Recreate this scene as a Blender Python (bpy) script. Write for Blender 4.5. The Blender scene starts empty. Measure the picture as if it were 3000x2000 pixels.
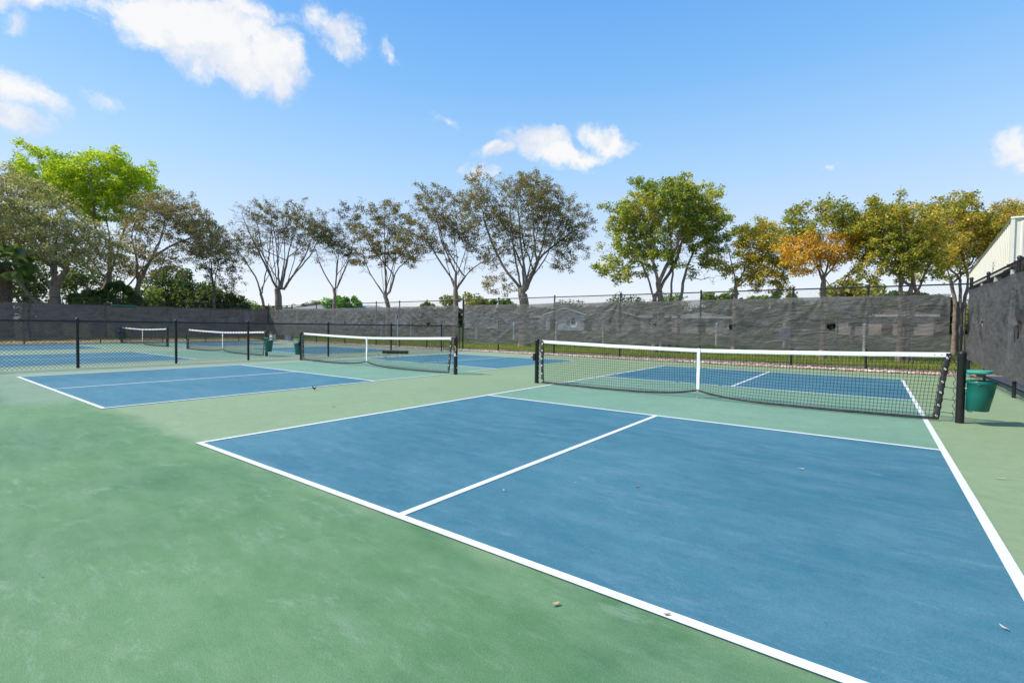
import bpy, bmesh, math, random
import numpy as np
from mathutils import Vector, Matrix

# ------------------------------------------------------------------ camera, sky, sun, exposure
SC = bpy.context.scene
COL = SC.collection
R = math.radians
CAM = Vector((2.4182, -8.6971, 1.2125))
YAW, PITCH, ROLL = 0.6410, -0.0297, 0.0117
cy, sy = math.cos(YAW), math.sin(YAW)
fw = Vector((-sy * math.cos(PITCH), cy * math.cos(PITCH), math.sin(PITCH)))
rt = Vector((cy, sy, 0))
up = rt.cross(fw)
rt2 = math.cos(ROLL) * rt + math.sin(ROLL) * up
up2 = -math.sin(ROLL) * rt + math.cos(ROLL) * up
cam_data = bpy.data.cameras.new('camera')
cam_data.sensor_width = 36
cam_data.sensor_fit = 'HORIZONTAL'
cam_data.lens = 36 * 1419.92 / 3000
cam_data.clip_start = 0.05
cam_data.clip_end = 5000
cam = bpy.data.objects.new('camera', cam_data)
COL.objects.link(cam)
cam.matrix_world = Matrix(((rt2.x, up2.x, -fw.x, CAM.x), (rt2.y, up2.y, -fw.y, CAM.y), (rt2.z, up2.z, -fw.z, CAM.z), (0, 0, 0, 1)))
SC.camera = cam

SUN_EL = R(47)
SUN_FROM = Vector((-1.0, -0.90))
SUN_AZ = math.atan2(SUN_FROM.x, SUN_FROM.y)
SUN_STRENGTH, SKY_STRENGTH, EXPOSURE = 3.15, 0.10, 0.60
SC.view_settings.view_transform = 'Standard'
SC.view_settings.look = 'None'
SC.view_settings.exposure = EXPOSURE
SC.view_settings.gamma = 1
SC.view_settings.use_curve_mapping = False
SC.cycles.transparent_max_bounces = 24
SC.cycles.max_bounces = 6
SC.cycles.sample_clamp_indirect = 6

sun_d = bpy.data.lights.new('sun', 'SUN')
sun_d.energy = SUN_STRENGTH
sun_d.angle = R(0.55)
sun_d.color = (1.0, 0.95, 0.87)
sun = bpy.data.objects.new('sun', sun_d)
COL.objects.link(sun)
sdir = Vector((math.sin(SUN_AZ) * math.cos(SUN_EL), math.cos(SUN_AZ) * math.cos(SUN_EL), math.sin(SUN_EL)))
sun.rotation_euler = (-sdir).to_track_quat('-Z', 'Y').to_euler()
sun.location = (-30, -20, 60)

# clouds: direction of the centre, long axis, angular half sizes, strength
CLOUDS = [
(-0.8530,0.2696,0.4468,0.3728,0.9140,0.1602,0.0778,0.0373,1.0),
(-0.8321,0.3399,0.4382,0.3533,0.9340,-0.0535,0.0868,0.0520,1.0),
(-0.8041,0.4114,0.4292,0.3037,0.9049,-0.2983,0.0485,0.0463,1.0),
(-0.8245,0.3133,0.4712,0.4422,0.8763,0.1912,0.1238,0.0174,0.7),
(-0.7283,0.4784,0.4906,0.3334,0.8729,-0.3562,0.0478,0.0334,0.62),
(-0.7326,0.4975,0.4645,0.4924,0.8585,-0.1429,0.0209,0.0159,0.5),
(-0.6812,0.5572,0.4749,0.6225,0.7822,-0.0249,0.0170,0.0207,0.35),
(-0.8990,0.1393,0.4151,0.2753,0.9170,0.2887,0.0773,0.0152,0.6),
(-0.9128,0.1250,0.3887,0.2025,0.9652,0.1652,0.0156,0.0142,0.45),
(-0.9399,0.1341,0.3140,0.0571,0.9685,-0.2424,0.0415,0.0209,0.8),
(-0.9518,0.1286,0.2783,0.1230,0.9917,-0.0377,0.0348,0.0193,0.8),
(-0.9228,0.2137,0.3206,0.2192,0.9755,-0.0193,0.0278,0.0126,0.45),
(-0.5814,0.7392,0.3399,0.8126,0.5062,0.2890,0.0469,0.0135,0.8),
(-0.5283,0.7712,0.3551,0.7809,0.6055,-0.1533,0.0552,0.0252,0.95),
(-0.4972,0.8016,0.3320,0.7416,0.5912,-0.3170,0.0654,0.0219,0.95),
(-0.4155,0.8389,0.3516,0.8306,0.5075,-0.2293,0.0523,0.0246,0.95),
(-0.4652,0.8246,0.3218,0.8781,0.4760,0.0497,0.0582,0.0148,0.8),
(-0.6205,0.7254,0.2979,0.7526,0.6576,-0.0336,0.0450,0.0163,0.45),
(-0.6539,0.6554,0.3779,0.6139,0.7516,-0.2413,0.0339,0.0084,0.25),
(0.1463,0.9558,0.2549,0.9074,-0.0270,-0.4194,0.0237,0.0226,0.75),
(0.1559,0.9599,0.2332,0.9712,-0.1059,-0.2133,0.0151,0.0133,0.6),
(-0.0663,0.9588,0.2762,0.9813,0.1128,-0.1561,0.0115,0.0053,0.3),
(-0.0801,0.9752,0.2064,0.9881,0.1049,-0.1125,0.0371,0.0078,0.25),
]

def make_world():
    w = bpy.data.worlds.new('World')
    SC.world = w
    w.use_nodes = True
    nt = w.node_tree
    N, L = nt.nodes, nt.links
    N.clear()
    out = N.new('ShaderNodeOutputWorld')
    bg = N.new('ShaderNodeBackground')
    bg.inputs['Strength'].default_value = SKY_STRENGTH
    L.new(bg.outputs[0], out.inputs[0])
    sky = N.new('ShaderNodeTexSky')
    sky.sky_type = 'NISHITA'
    sky.sun_disc = False
    sky.sun_elevation = SUN_EL
    sky.sun_rotation = SUN_AZ % (2 * math.pi)
    sky.air_density = 1.0
    sky.dust_density = 0.6
    sky.ozone_density = 1.2
    tc = N.new('ShaderNodeTexCoord')
    v0 = tc.outputs['Generated']
    def noise(vec, scale, detail, rough=0.55):
        n = N.new('ShaderNodeTexNoise')
        n.inputs['Scale'].default_value = scale
        n.inputs['Detail'].default_value = detail
        n.inputs['Roughness'].default_value = rough
        L.new(vec, n.inputs['Vector'])
        return n
    def math_n(op, a, b=None, clamp=False):
        m = N.new('ShaderNodeMath')
        m.operation = op
        m.use_clamp = clamp
        for i, x in enumerate((a, b)):
            if x is None: continue
            if isinstance(x, (int, float)): m.inputs[i].default_value = x
            else: L.new(x, m.inputs[i])
        return m.outputs[0]
    # wisps: bend the direction with noise before measuring the distance to each cloud
    n1 = noise(v0, 9.0, 5, 0.6)
    sub = N.new('ShaderNodeVectorMath'); sub.operation = 'SUBTRACT'
    L.new(n1.outputs['Color'], sub.inputs[0]); sub.inputs[1].default_value = (0.5, 0.5, 0.5)
    scl = N.new('ShaderNodeVectorMath'); scl.operation = 'SCALE'
    L.new(sub.outputs[0], scl.inputs[0]); scl.inputs['Scale'].default_value = 0.075
    add = N.new('ShaderNodeVectorMath'); add.operation = 'ADD'
    L.new(v0, add.inputs[0]); L.new(scl.outputs[0], add.inputs[1])
    vec = add.outputs[0]
    dens = None
    for (cx, cyy, cz, ax, ay, az, ra, rb, st) in CLOUDS:
        c = Vector((cx, cyy, cz)).normalized()
        a = Vector((ax, ay, az)); a = (a - c * a.dot(c)).normalized()
        b = c.cross(a)
        rot = Matrix((a, b, c)).transposed().to_euler()
        mp = N.new('ShaderNodeMapping')
        mp.vector_type = 'TEXTURE'
        mp.inputs['Location'].default_value = c
        mp.inputs['Rotation'].default_value = rot
        mp.inputs['Scale'].default_value = (ra * 1.42, rb * 1.42, 0.25)
        L.new(vec, mp.inputs['Vector'])
        ln = N.new('ShaderNodeVectorMath'); ln.operation = 'LENGTH'
        L.new(mp.outputs[0], ln.inputs[0])
        d = math_n('MULTIPLY', math_n('SUBTRACT', 1.0, ln.outputs['Value'], True), st * 1.7)
        if dens is None: dens = d
        else:
            m = N.new('ShaderNodeMath'); m.operation = 'MAXIMUM'
            L.new(dens, m.inputs[0]); L.new(d, m.inputs[1]); dens = m.outputs[0]
    n2 = noise(vec, 27.0, 10, 0.68)
    nz = math_n('MULTIPLY', math_n('SUBTRACT', n2.outputs['Fac'], 0.5), 2.1)
    t = math_n('ADD', dens, nz)
    t = math_n('MULTIPLY', t, math_n('GREATER_THAN', dens, 0.03))
    mr = N.new('ShaderNodeMapRange'); mr.interpolation_type = 'SMOOTHSTEP'
    mr.inputs['From Min'].default_value = 0.02
    mr.inputs['From Max'].default_value = 0.98
    L.new(t, mr.inputs['Value'])
    edge = N.new('ShaderNodeMapRange')
    edge.inputs['From Min'].default_value = 0.0
    edge.inputs['From Max'].default_value = 0.25
    L.new(dens, edge.inputs['Value'])
    fac = math_n('MULTIPLY', mr.outputs[0], edge.outputs[0], True)
    fac = math_n('MULTIPLY', fac, 0.97)
    # cloud tone: white with faint blue grey folds
    n3 = noise(vec, 14.0, 5, 0.55)
    ramp = N.new('ShaderNodeValToRGB')
    ramp.color_ramp.elements[0].position = 0.36
    ramp.color_ramp.elements[0].color = (CLOUD_V * 0.72, CLOUD_V * 0.80, CLOUD_V * 0.95, 1)
    ramp.color_ramp.elements[1].position = 0.56
    ramp.color_ramp.elements[1].color = (CLOUD_V, CLOUD_V, CLOUD_V * 1.0, 1)
    L.new(n3.outputs['Fac'], ramp.inputs[0])
    # sky colour: the physical sky evened out with the measured colour at each elevation (thin haze low down)
    sep = N.new('ShaderNodeSeparateXYZ'); L.new(v0, sep.inputs[0])
    er = N.new('ShaderNodeValToRGB')
    stops = [(0.0, (6.35, 6.40, 6.9)), (0.05, (6.05, 6.30, 6.95)), (0.16, (4.7, 5.70, 7.2)), (0.30, (2.95, 4.90, 7.25)), (0.44, (1.58, 3.82, 7.1)), (0.58, (0.90, 2.92, 6.7)), (1.0, (0.6, 1.85, 5.0))]
    e = er.color_ramp.elements
    while len(e) < len(stops): e.new(0.5)
    for q, (p, c) in zip(e, stops): q.position = p; q.color = (*c, 1)
    L.new(sep.outputs['Z'], er.inputs[0])
    m1 = N.new('ShaderNodeMixRGB')
    m1.inputs[0].default_value = 0.78
    L.new(sky.outputs[0], m1.inputs[1]); L.new(er.outputs[0], m1.inputs[2])
    m2 = N.new('ShaderNodeMixRGB')
    L.new(fac, m2.inputs[0]); L.new(m1.outputs[0], m2.inputs[1]); L.new(ramp.outputs[0], m2.inputs[2])
    L.new(m2.outputs[0], bg.inputs['Color'])
CLOUD_V = 6.35
make_world()
# ------------------------------------------------------------------ helpers
rng = np.random.default_rng(7)
random.seed(7)

class MB:
    """collects shapes and links them as one mesh object"""
    def __init__(s):
        s.v = []; s.f = []; s.n = 0; s.mi = []; s.col = []
    def add(s, verts, faces, mat=0, col=None):
        verts = np.asarray(verts, float).reshape(-1, 3)
        s.v.append(verts)
        s.f.extend([tuple(int(i) + s.n for i in f) for f in faces])
        s.mi.extend([mat] * len(faces))
        s.n += len(verts)
    def box(s, c, size, rz=0.0, mat=0):
        x, y, z = [q / 2 for q in size]
        p = np.array([(-x, -y, -z), (x, -y, -z), (x, y, -z), (-x, y, -z), (-x, -y, z), (x, -y, z), (x, y, z), (-x, y, z)])
        if rz:
            ca, sa = math.cos(rz), math.sin(rz)
            p = np.stack([p[:, 0] * ca - p[:, 1] * sa, p[:, 0] * sa + p[:, 1] * ca, p[:, 2]], 1)
        s.add(p + np.array(c), [(0, 3, 2, 1), (4, 5, 6, 7), (0, 1, 5, 4), (1, 2, 6, 5), (2, 3, 7, 6), (3, 0, 4, 7)], mat)
    def tube(s, pts, rad, n=8, caps=True, mat=0):
        pts = np.asarray(pts, float); m = len(pts)
        rad = np.full(m, rad) if np.isscalar(rad) else np.asarray(rad, float)
        tang = np.gradient(pts, axis=0)
        tang /= np.linalg.norm(tang, axis=1)[:, None] + 1e-12
        ref = np.array((0, 0, 1.0)) if abs(tang[0][2]) < 0.9 else np.array((1.0, 0, 0))
        V = []
        u = np.cross(ref, tang[0]); u /= np.linalg.norm(u)
        for i in range(m):
            u = u - tang[i] * (u @ tang[i]); u /= np.linalg.norm(u) + 1e-12
            w = np.cross(tang[i], u)
            a = np.arange(n) * 2 * math.pi / n
            V.append(pts[i] + rad[i] * (np.cos(a)[:, None] * u + np.sin(a)[:, None] * w))
        F = []
        for i in range(m - 1):
            for k in range(n):
                k2 = (k + 1) % n
                F.append((i * n + k, i * n + k2, (i + 1) * n + k2, (i + 1) * n + k))
        if caps:
            F.append(tuple(range(n - 1, -1, -1))); F.append(tuple((m - 1) * n + k for k in range(n)))
        s.add(np.concatenate(V), F, mat)
    def cyl(s, a, b, r, n=12, mat=0):
        s.tube([a, b], r, n, True, mat)
    def lathe(s, prof, c, n=20, mat=0, sx=1.0, sy=1.0):
        a = np.arange(n) * 2 * math.pi / n
        V = np.concatenate([np.stack([r * sx * np.cos(a) + c[0], r * sy * np.sin(a) + c[1], np.full(n, z + c[2])], 1) for r, z in prof])
        F = []
        for i in range(len(prof) - 1):
            for k in range(n):
                k2 = (k + 1) % n
                F.append((i * n + k, i * n + k2, (i + 1) * n + k2, (i + 1) * n + k))
        F.append(tuple(range(n - 1, -1, -1))); F.append(tuple((len(prof) - 1) * n + k for k in range(n)))
        s.add(V, F, mat)
    def prism(s, poly, h0, h1, mat=0):
        """poly: list of (x, y), extruded from z=h0 to z=h1"""
        n = len(poly)
        V = [(x, y, h0) for x, y in poly] + [(x, y, h1) for x, y in poly]
        F = [tuple(range(n - 1, -1, -1)), tuple(range(n, 2 * n))]
        for k in range(n):
            k2 = (k + 1) % n
            F.append((k, k2, n + k2, n + k))
        s.add(V, F, mat)
    def rect(s, x0, x1, y0, y1, z, mat=0):
        s.add([(x0, y0, z), (x1, y0, z), (x1, y1, z), (x0, y1, z)], [(0, 1, 2, 3)], mat)
    def build(s, name, mats, parent=None, smooth=False, loc=None):
        me = bpy.data.meshes.new(name)
        me.from_pydata(np.concatenate(s.v).tolist(), [], s.f)
        return finish(name, me, mats, parent, smooth, s.mi, loc)

def finish(name, me, mats, parent=None, smooth=False, mi=None, loc=None):
    if not isinstance(mats, (list, tuple)): mats = [mats]
    for m in mats: me.materials.append(m)
    if mi is not None and len(mats) > 1: me.polygons.foreach_set('material_index', mi)
    if smooth:
        me.polygons.foreach_set('use_smooth', [True] * len(me.polygons))
        me.update()
        me.set_sharp_from_angle(angle=R(50))
    me.update()
    o = bpy.data.objects.new(name, me)
    COL.objects.link(o)
    if parent is not None:
        o.parent = parent
        o.matrix_parent_inverse = Matrix.Identity(4)
    if loc is not None: o.location = loc
    return o

def raw_mesh(name, V, F, col=None):
    """big mesh from numpy arrays; F is (n, k)"""
    me = bpy.data.meshes.new(name)
    V = np.ascontiguousarray(V, dtype=np.float32); F = np.ascontiguousarray(F, dtype=np.int32)
    k = F.shape[1]
    me.vertices.add(len(V)); me.vertices.foreach_set('co', V.ravel())
    me.loops.add(F.size); me.loops.foreach_set('vertex_index', F.ravel())
    me.polygons.add(len(F)); me.polygons.foreach_set('loop_start', np.arange(len(F), dtype=np.int32) * k)
    me.update(calc_edges=True)
    if col is not None:
        a = me.color_attributes.new('leaf_tint', 'FLOAT_COLOR', 'POINT')
        a.data.foreach_set('color', np.ascontiguousarray(col, dtype=np.float32).ravel())
    return me

def empty(name, loc, rz=0.0):
    o = bpy.data.objects.new(name, None)
    COL.objects.link(o)
    o.empty_display_size = 0.3
    o.location = loc; o.rotation_euler = (0, 0, rz)
    return o
def tag(o, label=None, cat=None, group=None, kind=None):
    if label: o['label'] = label
    if cat: o['category'] = cat
    if group: o['group'] = group
    if kind: o['kind'] = kind
    return o
def copy_tree(o, parent=None):
    c = o.copy(); COL.objects.link(c)
    if parent is not None: c.parent = parent
    for ch in list(o.children): copy_tree(ch, c)
    return c

def segs(A, B, r, n=3):
    """many straight wires as n sided prisms, returns V, F"""
    A = np.asarray(A, float); B = np.asarray(B, float); m = len(A)
    d = B - A; d /= np.linalg.norm(d, axis=1)[:, None] + 1e-12
    ref = np.where(np.abs(d[:, 2:3]) < 0.9, np.array([[0, 0, 1.0]]), np.array([[1.0, 0, 0]]))
    u = np.cross(ref, d); u /= np.linalg.norm(u, axis=1)[:, None]
    w = np.cross(d, u)
    rr = np.broadcast_to(np.asarray(r, float).reshape(-1, 1), (m, 1))
    V = np.zeros((m, 2 * n, 3)); F = np.zeros((m, n, 4), int)
    for k in range(n):
        a = 2 * math.pi * k / n
        o = rr * (math.cos(a) * u + math.sin(a) * w)
        V[:, k] = A + o; V[:, n + k] = B + o
    base = np.arange(m) * 2 * n
    for k in range(n):
        k2 = (k + 1) % n
        F[:, k] = np.stack([base + k, base + k2, base + n + k2, base + n + k], 1)
    return V.reshape(-1, 3), F.reshape(-1, 4)

# ------------------------------------------------------------------ value noise for shapes
def vnoise(x, y, seed=0):
    xi = np.floor(x).astype(int); yi = np.floor(y).astype(int)
    xf = x - xi; yf = y - yi
    u = xf * xf * (3 - 2 * xf); v = yf * yf * (3 - 2 * yf)
    def h(a, b):
        n = (a * 374761393 + b * 668265263 + seed * 974634777) & 0x7fffffff
        n = ((n ^ (n >> 13)) * 1274126177) & 0x7fffffff
        return ((n ^ (n >> 16)) & 0xffff) / 65535.0
    return (h(xi, yi) * (1 - u) + h(xi + 1, yi) * u) * (1 - v) + (h(xi, yi + 1) * (1 - u) + h(xi + 1, yi + 1) * u) * v
def fbm(x, y, oct=4, seed=0):
    s = 0; a = 0.5
    for i in range(oct):
        s = s + a * vnoise(x, y, seed + i * 17); x = x * 2.03; y = y * 2.03; a *= 0.5
    return s

# ------------------------------------------------------------------ materials
class NT:
    def __init__(s, name):
        s.m = bpy.data.materials.new(name); s.m.use_nodes = True
        s.t = s.m.node_tree; s.N = s.t.nodes; s.L = s.t.links
        s.b = s.N['Principled BSDF']; s.o = s.N['Material Output']
        s.tc = s.N.new('ShaderNodeTexCoord')
    def set(s, k, v):
        if hasattr(v, 'is_output') or hasattr(v, 'links'): s.L.new(v, s.b.inputs[k])
        else: s.b.inputs[k].default_value = v
    def noise(s, scale, detail=4, rough=0.55, vec=None, stretch=None, dist=0.0):
        n = s.N.new('ShaderNodeTexNoise')
        n.inputs['Scale'].default_value = scale; n.inputs['Detail'].default_value = detail
        n.inputs['Roughness'].default_value = rough; n.inputs['Distortion'].default_value = dist
        v = vec if vec is not None else s.tc.outputs['Object']
        if stretch:
            mp = s.N.new('ShaderNodeMapping'); mp.inputs['Scale'].default_value = stretch[:3]
            if len(stretch) > 3: mp.inputs['Rotation'].default_value = (0, 0, stretch[3])
            s.L.new(v, mp.inputs[0]); v = mp.outputs[0]
        s.L.new(v, n.inputs['Vector'])
        return n.outputs['Fac']
    def rng(s, x, a, b, c=0.0, d=1.0):
        n = s.N.new('ShaderNodeMapRange')
        n.inputs['From Min'].default_value = a; n.inputs['From Max'].default_value = b
        n.inputs['To Min'].default_value = c; n.inputs['To Max'].default_value = d
        s.L.new(x, n.inputs['Value']); return n.outputs[0]
    def mix(s, f, a, b, mode='MIX'):
        n = s.N.new('ShaderNodeMixRGB'); n.blend_type = mode
        for i, x in enumerate((f, a, b)):
            if isinstance(x, (int, float)): n.inputs[i].default_value = x
            elif isinstance(x, tuple): n.inputs[i].default_value = (*x[:3], 1)
            else: s.L.new(x, n.inputs[i])
        return n.outputs[0]
    def math(s, op, a, b=None, clamp=False):
        n = s.N.new('ShaderNodeMath'); n.operation = op; n.use_clamp = clamp
        for i, x in enumerate((a, b)):
            if x is None: continue
            if isinstance(x, (int, float)): n.inputs[i].default_value = x
            else: s.L.new(x, n.inputs[i])
        return n.outputs[0]
    def bump(s, h, strength=0.3, dist=0.02):
        n = s.N.new('ShaderNodeBump'); n.inputs['Strength'].default_value = strength
        n.inputs['Distance'].default_value = dist
        s.L.new(h, n.inputs['Height']); s.L.new(n.outputs[0], s.b.inputs['Normal'])
        return n.outputs[0]

def plain(name, col, rough=0.6, var=0.15, scale=6.0, metal=0.0, bump=0.0, spec=0.5):
    m = NT(name)
    n = m.noise(scale, 5)
    lo = tuple(c * (1 - var) for c in col); hi = tuple(min(1, c * (1 + var)) for c in col)
    m.set('Base Color', m.mix(m.rng(n, 0.3, 0.7), lo, hi))
    m.set('Roughness', m.rng(m.noise(scale * 2.3, 3), 0.3, 0.7, rough * 0.85, min(1, rough * 1.12)))
    m.set('Metallic', metal); m.set('Specular IOR Level', spec)
    if bump: m.bump(m.noise(scale * 8, 4), bump, 0.01)
    return m.m

def acrylic(name, base, worn, deep, scuff, seam=False):
    """rolled acrylic sports coating: sanded grain, faint squeegee streaks, pale wear, small scuffs"""
    m = NT(name)
    big = m.noise(0.42, 5, 0.6, dist=0.5)
    mid = m.noise(1.8, 7, 0.70, stretch=(1.0, 2.2, 1, 0.45))
    streak = m.noise(1.3, 8, 0.72, stretch=(0.30, 2.2, 1, 0.30))
    c = m.mix(m.rng(big, 0.36, 0.62), deep, base)
    c = m.mix(m.rng(mid, 0.42, 0.82, 0, 0.55), c, worn)
    c = m.mix(m.rng(streak, 0.50, 0.82, 0, 0.45), c, worn)
    if seam:
        # the strip behind the baselines was coated later: cooler and cleaner than the faded apron beyond it
        sp = m.N.new('ShaderNodeSeparateXYZ'); m.L.new(m.tc.outputs['Object'], sp.inputs[0])
        wob = m.math('MULTIPLY', m.math('SUBTRACT', m.noise(0.9, 4, 0.65), 0.5), 0.55)
        y = m.math('ADD', sp.outputs['Y'], wob)
        c2 = m.mix(0.68, c, (0.300, 0.366, 0.200))
        c = m.mix(m.rng(y, -6.80, -6.55, 0.0, 1.0), c, c2)
        leftp = m.math('MULTIPLY', m.rng(sp.outputs['X'], -7.9, -6.9, 1.0, 0.0), m.rng(y, -7.2, -7.7, 1.0, 0.0))
        c = m.mix(m.math('MULTIPLY', leftp, 0.5), c, (0.285, 0.335, 0.250))
    sc = m.noise(2.6, 9, 0.78, stretch=(0.7, 1.8, 1, 0.4), dist=0.6)
    c = m.mix(m.rng(sc, 0.58, 0.76, 0, 0.45), c, scuff)
    fib = m.noise(5.5, 9, 0.80, stretch=(0.5, 1.6, 1, 0.9), dist=0.5)
    c = m.mix(m.math('MULTIPLY', m.rng(fib, 0.52, 0.70, 0, 0.34), m.rng(m.noise(0.8, 4, 0.6), 0.42, 0.60)), c, scuff)
    dk = lambda f, k: m.mix(f, c, m.mix(1.0, c, (k, k * 1.02, k * 1.04), 'MULTIPLY'))
    c = dk(m.rng(m.noise(7.0, 7, 0.78), 0.30, 0.52, 0.55, 0.0), 0.74)
    c = dk(m.rng(m.noise(110, 3, 0.75), 0.38, 0.50, 0.50, 0.0), 0.78)
    c = dk(m.rng(m.noise(125, 3, 0.75), 0.50, 0.62, 0.0, 0.45), 1.30)
    c = dk(m.rng(m.noise(190, 2, 0.8), 0.42, 0.60, 0.0, 0.70), 1.30)
    c = m.mix(m.rng(m.noise(38, 5, 0.8), 0.685, 0.72, 0.0, 0.55), c, scuff)
    # hairline scratches and shoe marks
    sx = m.noise(1.0, 3, 0.6, stretch=(0.8, 26.0, 1, 1.1), dist=1.5)
    c = m.mix(m.rng(sx, 0.705, 0.735, 0, 0.35), c, scuff)
    m.set('Base Color', c)
    m.set('Roughness', m.rng(mid, 0.3, 0.7, 0.55, 0.72))
    m.set('Specular IOR Level', 0.34)
    m.bump(m.noise(150, 3, 0.8), 0.45, 0.006)
    return m.m

M = {}
M['green'] = acrylic('green_acrylic', (0.122, 0.240, 0.092), (0.215, 0.322, 0.180), (0.080, 0.180, 0.074), (0.40, 0.48, 0.36), True)
M['blue'] = acrylic('blue_acrylic', (0.060, 0.186, 0.228), (0.132, 0.256, 0.286), (0.038, 0.148, 0.196), (0.25, 0.37, 0.39))
M['kitchen'] = acrylic('teal_green_acrylic', (0.190, 0.318, 0.200), (0.225, 0.365, 0.275), (0.155, 0.282, 0.178), (0.34, 0.46, 0.40))
def line_mat():
    m = NT('white_line_paint')
    c = m.mix(m.rng(m.noise(22, 6, 0.7), 0.40, 0.62), (0.74, 0.76, 0.76), (0.86, 0.86, 0.85))
    c = m.mix(m.rng(m.noise(70, 5, 0.75), 0.66, 0.74, 0, 0.5), c, (0.45, 0.52, 0.52))
    m.set('Base Color', c); m.set('Roughness', 0.65); m.bump(m.noise(320, 2), 0.25, 0.003)
    return m.m
M['line'] = line_mat()
M['black_metal'] = plain('black_powder_coat', (0.012, 0.012, 0.013), 0.42, 0.3, 20)
M['black_wire'] = plain('black_vinyl_wire', (0.016, 0.017, 0.017), 0.45, 0.25, 30)
M['net_cord'] = plain('black_net_cord', (0.014, 0.014, 0.015), 0.75, 0.3, 50)
M['black_vinyl'] = plain('black_vinyl_tape', (0.032, 0.032, 0.035), 0.38, 0.5, 14, bump=0.6)
M['white_vinyl'] = plain('white_vinyl_tape', (0.90, 0.89, 0.87), 0.5, 0.04, 9, bump=0.35)
M['bin_green'] = plain('green_plastic', (0.004, 0.125, 0.102), 0.33, 0.10, 5)
M['tray_green'] = plain('pale_teal_plastic', (0.075, 0.42, 0.33), 0.42, 0.10, 5)
M['brass'] = plain('steel_grommet', (0.62, 0.58, 0.50), 0.35, 0.2, 10, metal=0.9)
M['steel'] = plain('galvanised_steel', (0.46, 0.47, 0.47), 0.42, 0.2, 12, metal=0.5)
M['white_paint'] = plain('white_painted_wood', (0.86, 0.86, 0.84), 0.6, 0.05, 6)
M['cream_metal'] = plain('cream_metal_panel', (0.83, 0.80, 0.67), 0.45, 0.05, 1.5)
M['pale_pink'] = plain('pale_stucco', (0.70, 0.63, 0.56), 0.8, 0.06, 3, bump=0.2)
M['brown_wall'] = plain('brown_timber_wall', (0.085, 0.050, 0.028), 0.75, 0.35, 4, bump=0.3)
M['white_wall'] = plain('white_stucco', (0.76, 0.76, 0.74), 0.8, 0.08, 2, bump=0.2)
M['tan_wall'] = plain('tan_stucco', (0.56, 0.46, 0.38), 0.8, 0.08, 2, bump=0.2)
M['roof_grey'] = plain('grey_roof_tile', (0.30, 0.29, 0.28), 0.8, 0.2, 3, bump=0.4)
M['roof_brown'] = plain('brown_roof_tile', (0.20, 0.125, 0.075), 0.8, 0.25, 3, bump=0.4)
M['glass_dark'] = plain('dark_window_glass', (0.03, 0.036, 0.042), 0.08, 0.2, 2)
M['foam'] = plain('brown_roller_foam', (0.050, 0.028, 0.014), 0.95, 0.4, 40, bump=0.8)
M['trunk'] = plain('grey_bark', (0.255, 0.190, 0.145), 0.9, 0.35, 6, bump=0.9)
M['trunk_dark'] = plain('brown_bark', (0.170, 0.125, 0.092), 0.9, 0.4, 6, bump=0.9)
M['palm_trunk'] = plain('palm_bark', (0.105, 0.068, 0.045), 0.95, 0.5, 9, bump=1.0)
M['sign_blue'] = plain('faded_blue_sign', (0.28, 0.33, 0.50), 0.5, 0.08, 5)
M['sign_text'] = plain('navy_sign_print', (0.05, 0.06, 0.17), 0.5, 0.1, 5)
M['pale_blue'] = plain('pale_blue_plastic', (0.50, 0.62, 0.72), 0.4, 0.06, 5)
M['tan_strap'] = plain('tan_strap', (0.42, 0.28, 0.16), 0.7, 0.15, 20)
M['path'] = plain('beige_shell_path', (0.78, 0.62, 0.50), 0.9, 0.15, 14, bump=0.5)

def ground_mat():
    m = NT('lawn')
    a = m.noise(0.5, 5, 0.6); b = m.noise(9, 5, 0.7); c0 = m.noise(60, 3, 0.7)
    c = m.mix(m.rng(a, 0.35, 0.65), (0.082, 0.120, 0.026), (0.128, 0.146, 0.036))
    c = m.mix(m.rng(b, 0.4, 0.7, 0, 0.6), c, (0.150, 0.150, 0.052))
    c = m.mix(m.rng(c0, 0.3, 0.5, 0.5, 0.0), c, (0.03, 0.05, 0.012))
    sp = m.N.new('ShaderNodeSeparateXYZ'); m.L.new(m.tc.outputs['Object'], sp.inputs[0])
    c = m.mix(m.rng(sp.outputs['Y'], 17, 26, 0.0, 0.75), c, (0.040, 0.052, 0.022))  # far lawn darkened in its colour, standing in for shade behind the screen
    m.set('Base Color', c); m.set('Roughness', 0.95); m.set('Specular IOR Level', 0.1)
    m.bump(b, 0.8, 0.06)
    return m.m
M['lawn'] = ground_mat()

def leaf_mat(name, transl=0.48, rough=0.55):
    m = NT(name)
    at = m.N.new('ShaderNodeAttribute'); at.attribute_name = 'leaf_tint'
    m.set('Base Color', at.outputs['Color']); m.set('Roughness', rough); m.set('Specular IOR Level', 0.35)
    tr = m.N.new('ShaderNodeBsdfTranslucent')
    m.L.new(m.mix(1.0, at.outputs['Color'], (1.25, 1.3, 0.7), 'MULTIPLY'), tr.inputs['Color'])
    mx = m.N.new('ShaderNodeMixShader'); mx.inputs[0].default_value = transl
    m.L.new(m.b.outputs[0], mx.inputs[1]); m.L.new(tr.outputs[0], mx.inputs[2])
    m.L.new(mx.outputs[0], m.o.inputs['Surface'])
    return m.m
M['leaf'] = leaf_mat('foliage')
M['grass'] = leaf_mat('grass_blade', 0.4, 0.6)
def tint_mat(name, rough):
    m = NT(name)
    at = m.N.new('ShaderNodeAttribute'); at.attribute_name = 'leaf_tint'
    m.set('Base Color', m.mix(m.rng(m.noise(40, 4), 0.3, 0.7, 0.0, 0.4), at.outputs['Color'], (0.75, 0.6, 0.5), 'MULTIPLY'))
    m.set('Roughness', rough)
    return m.m
M['pebble'] = tint_mat('river_pebble', 0.7)
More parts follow.
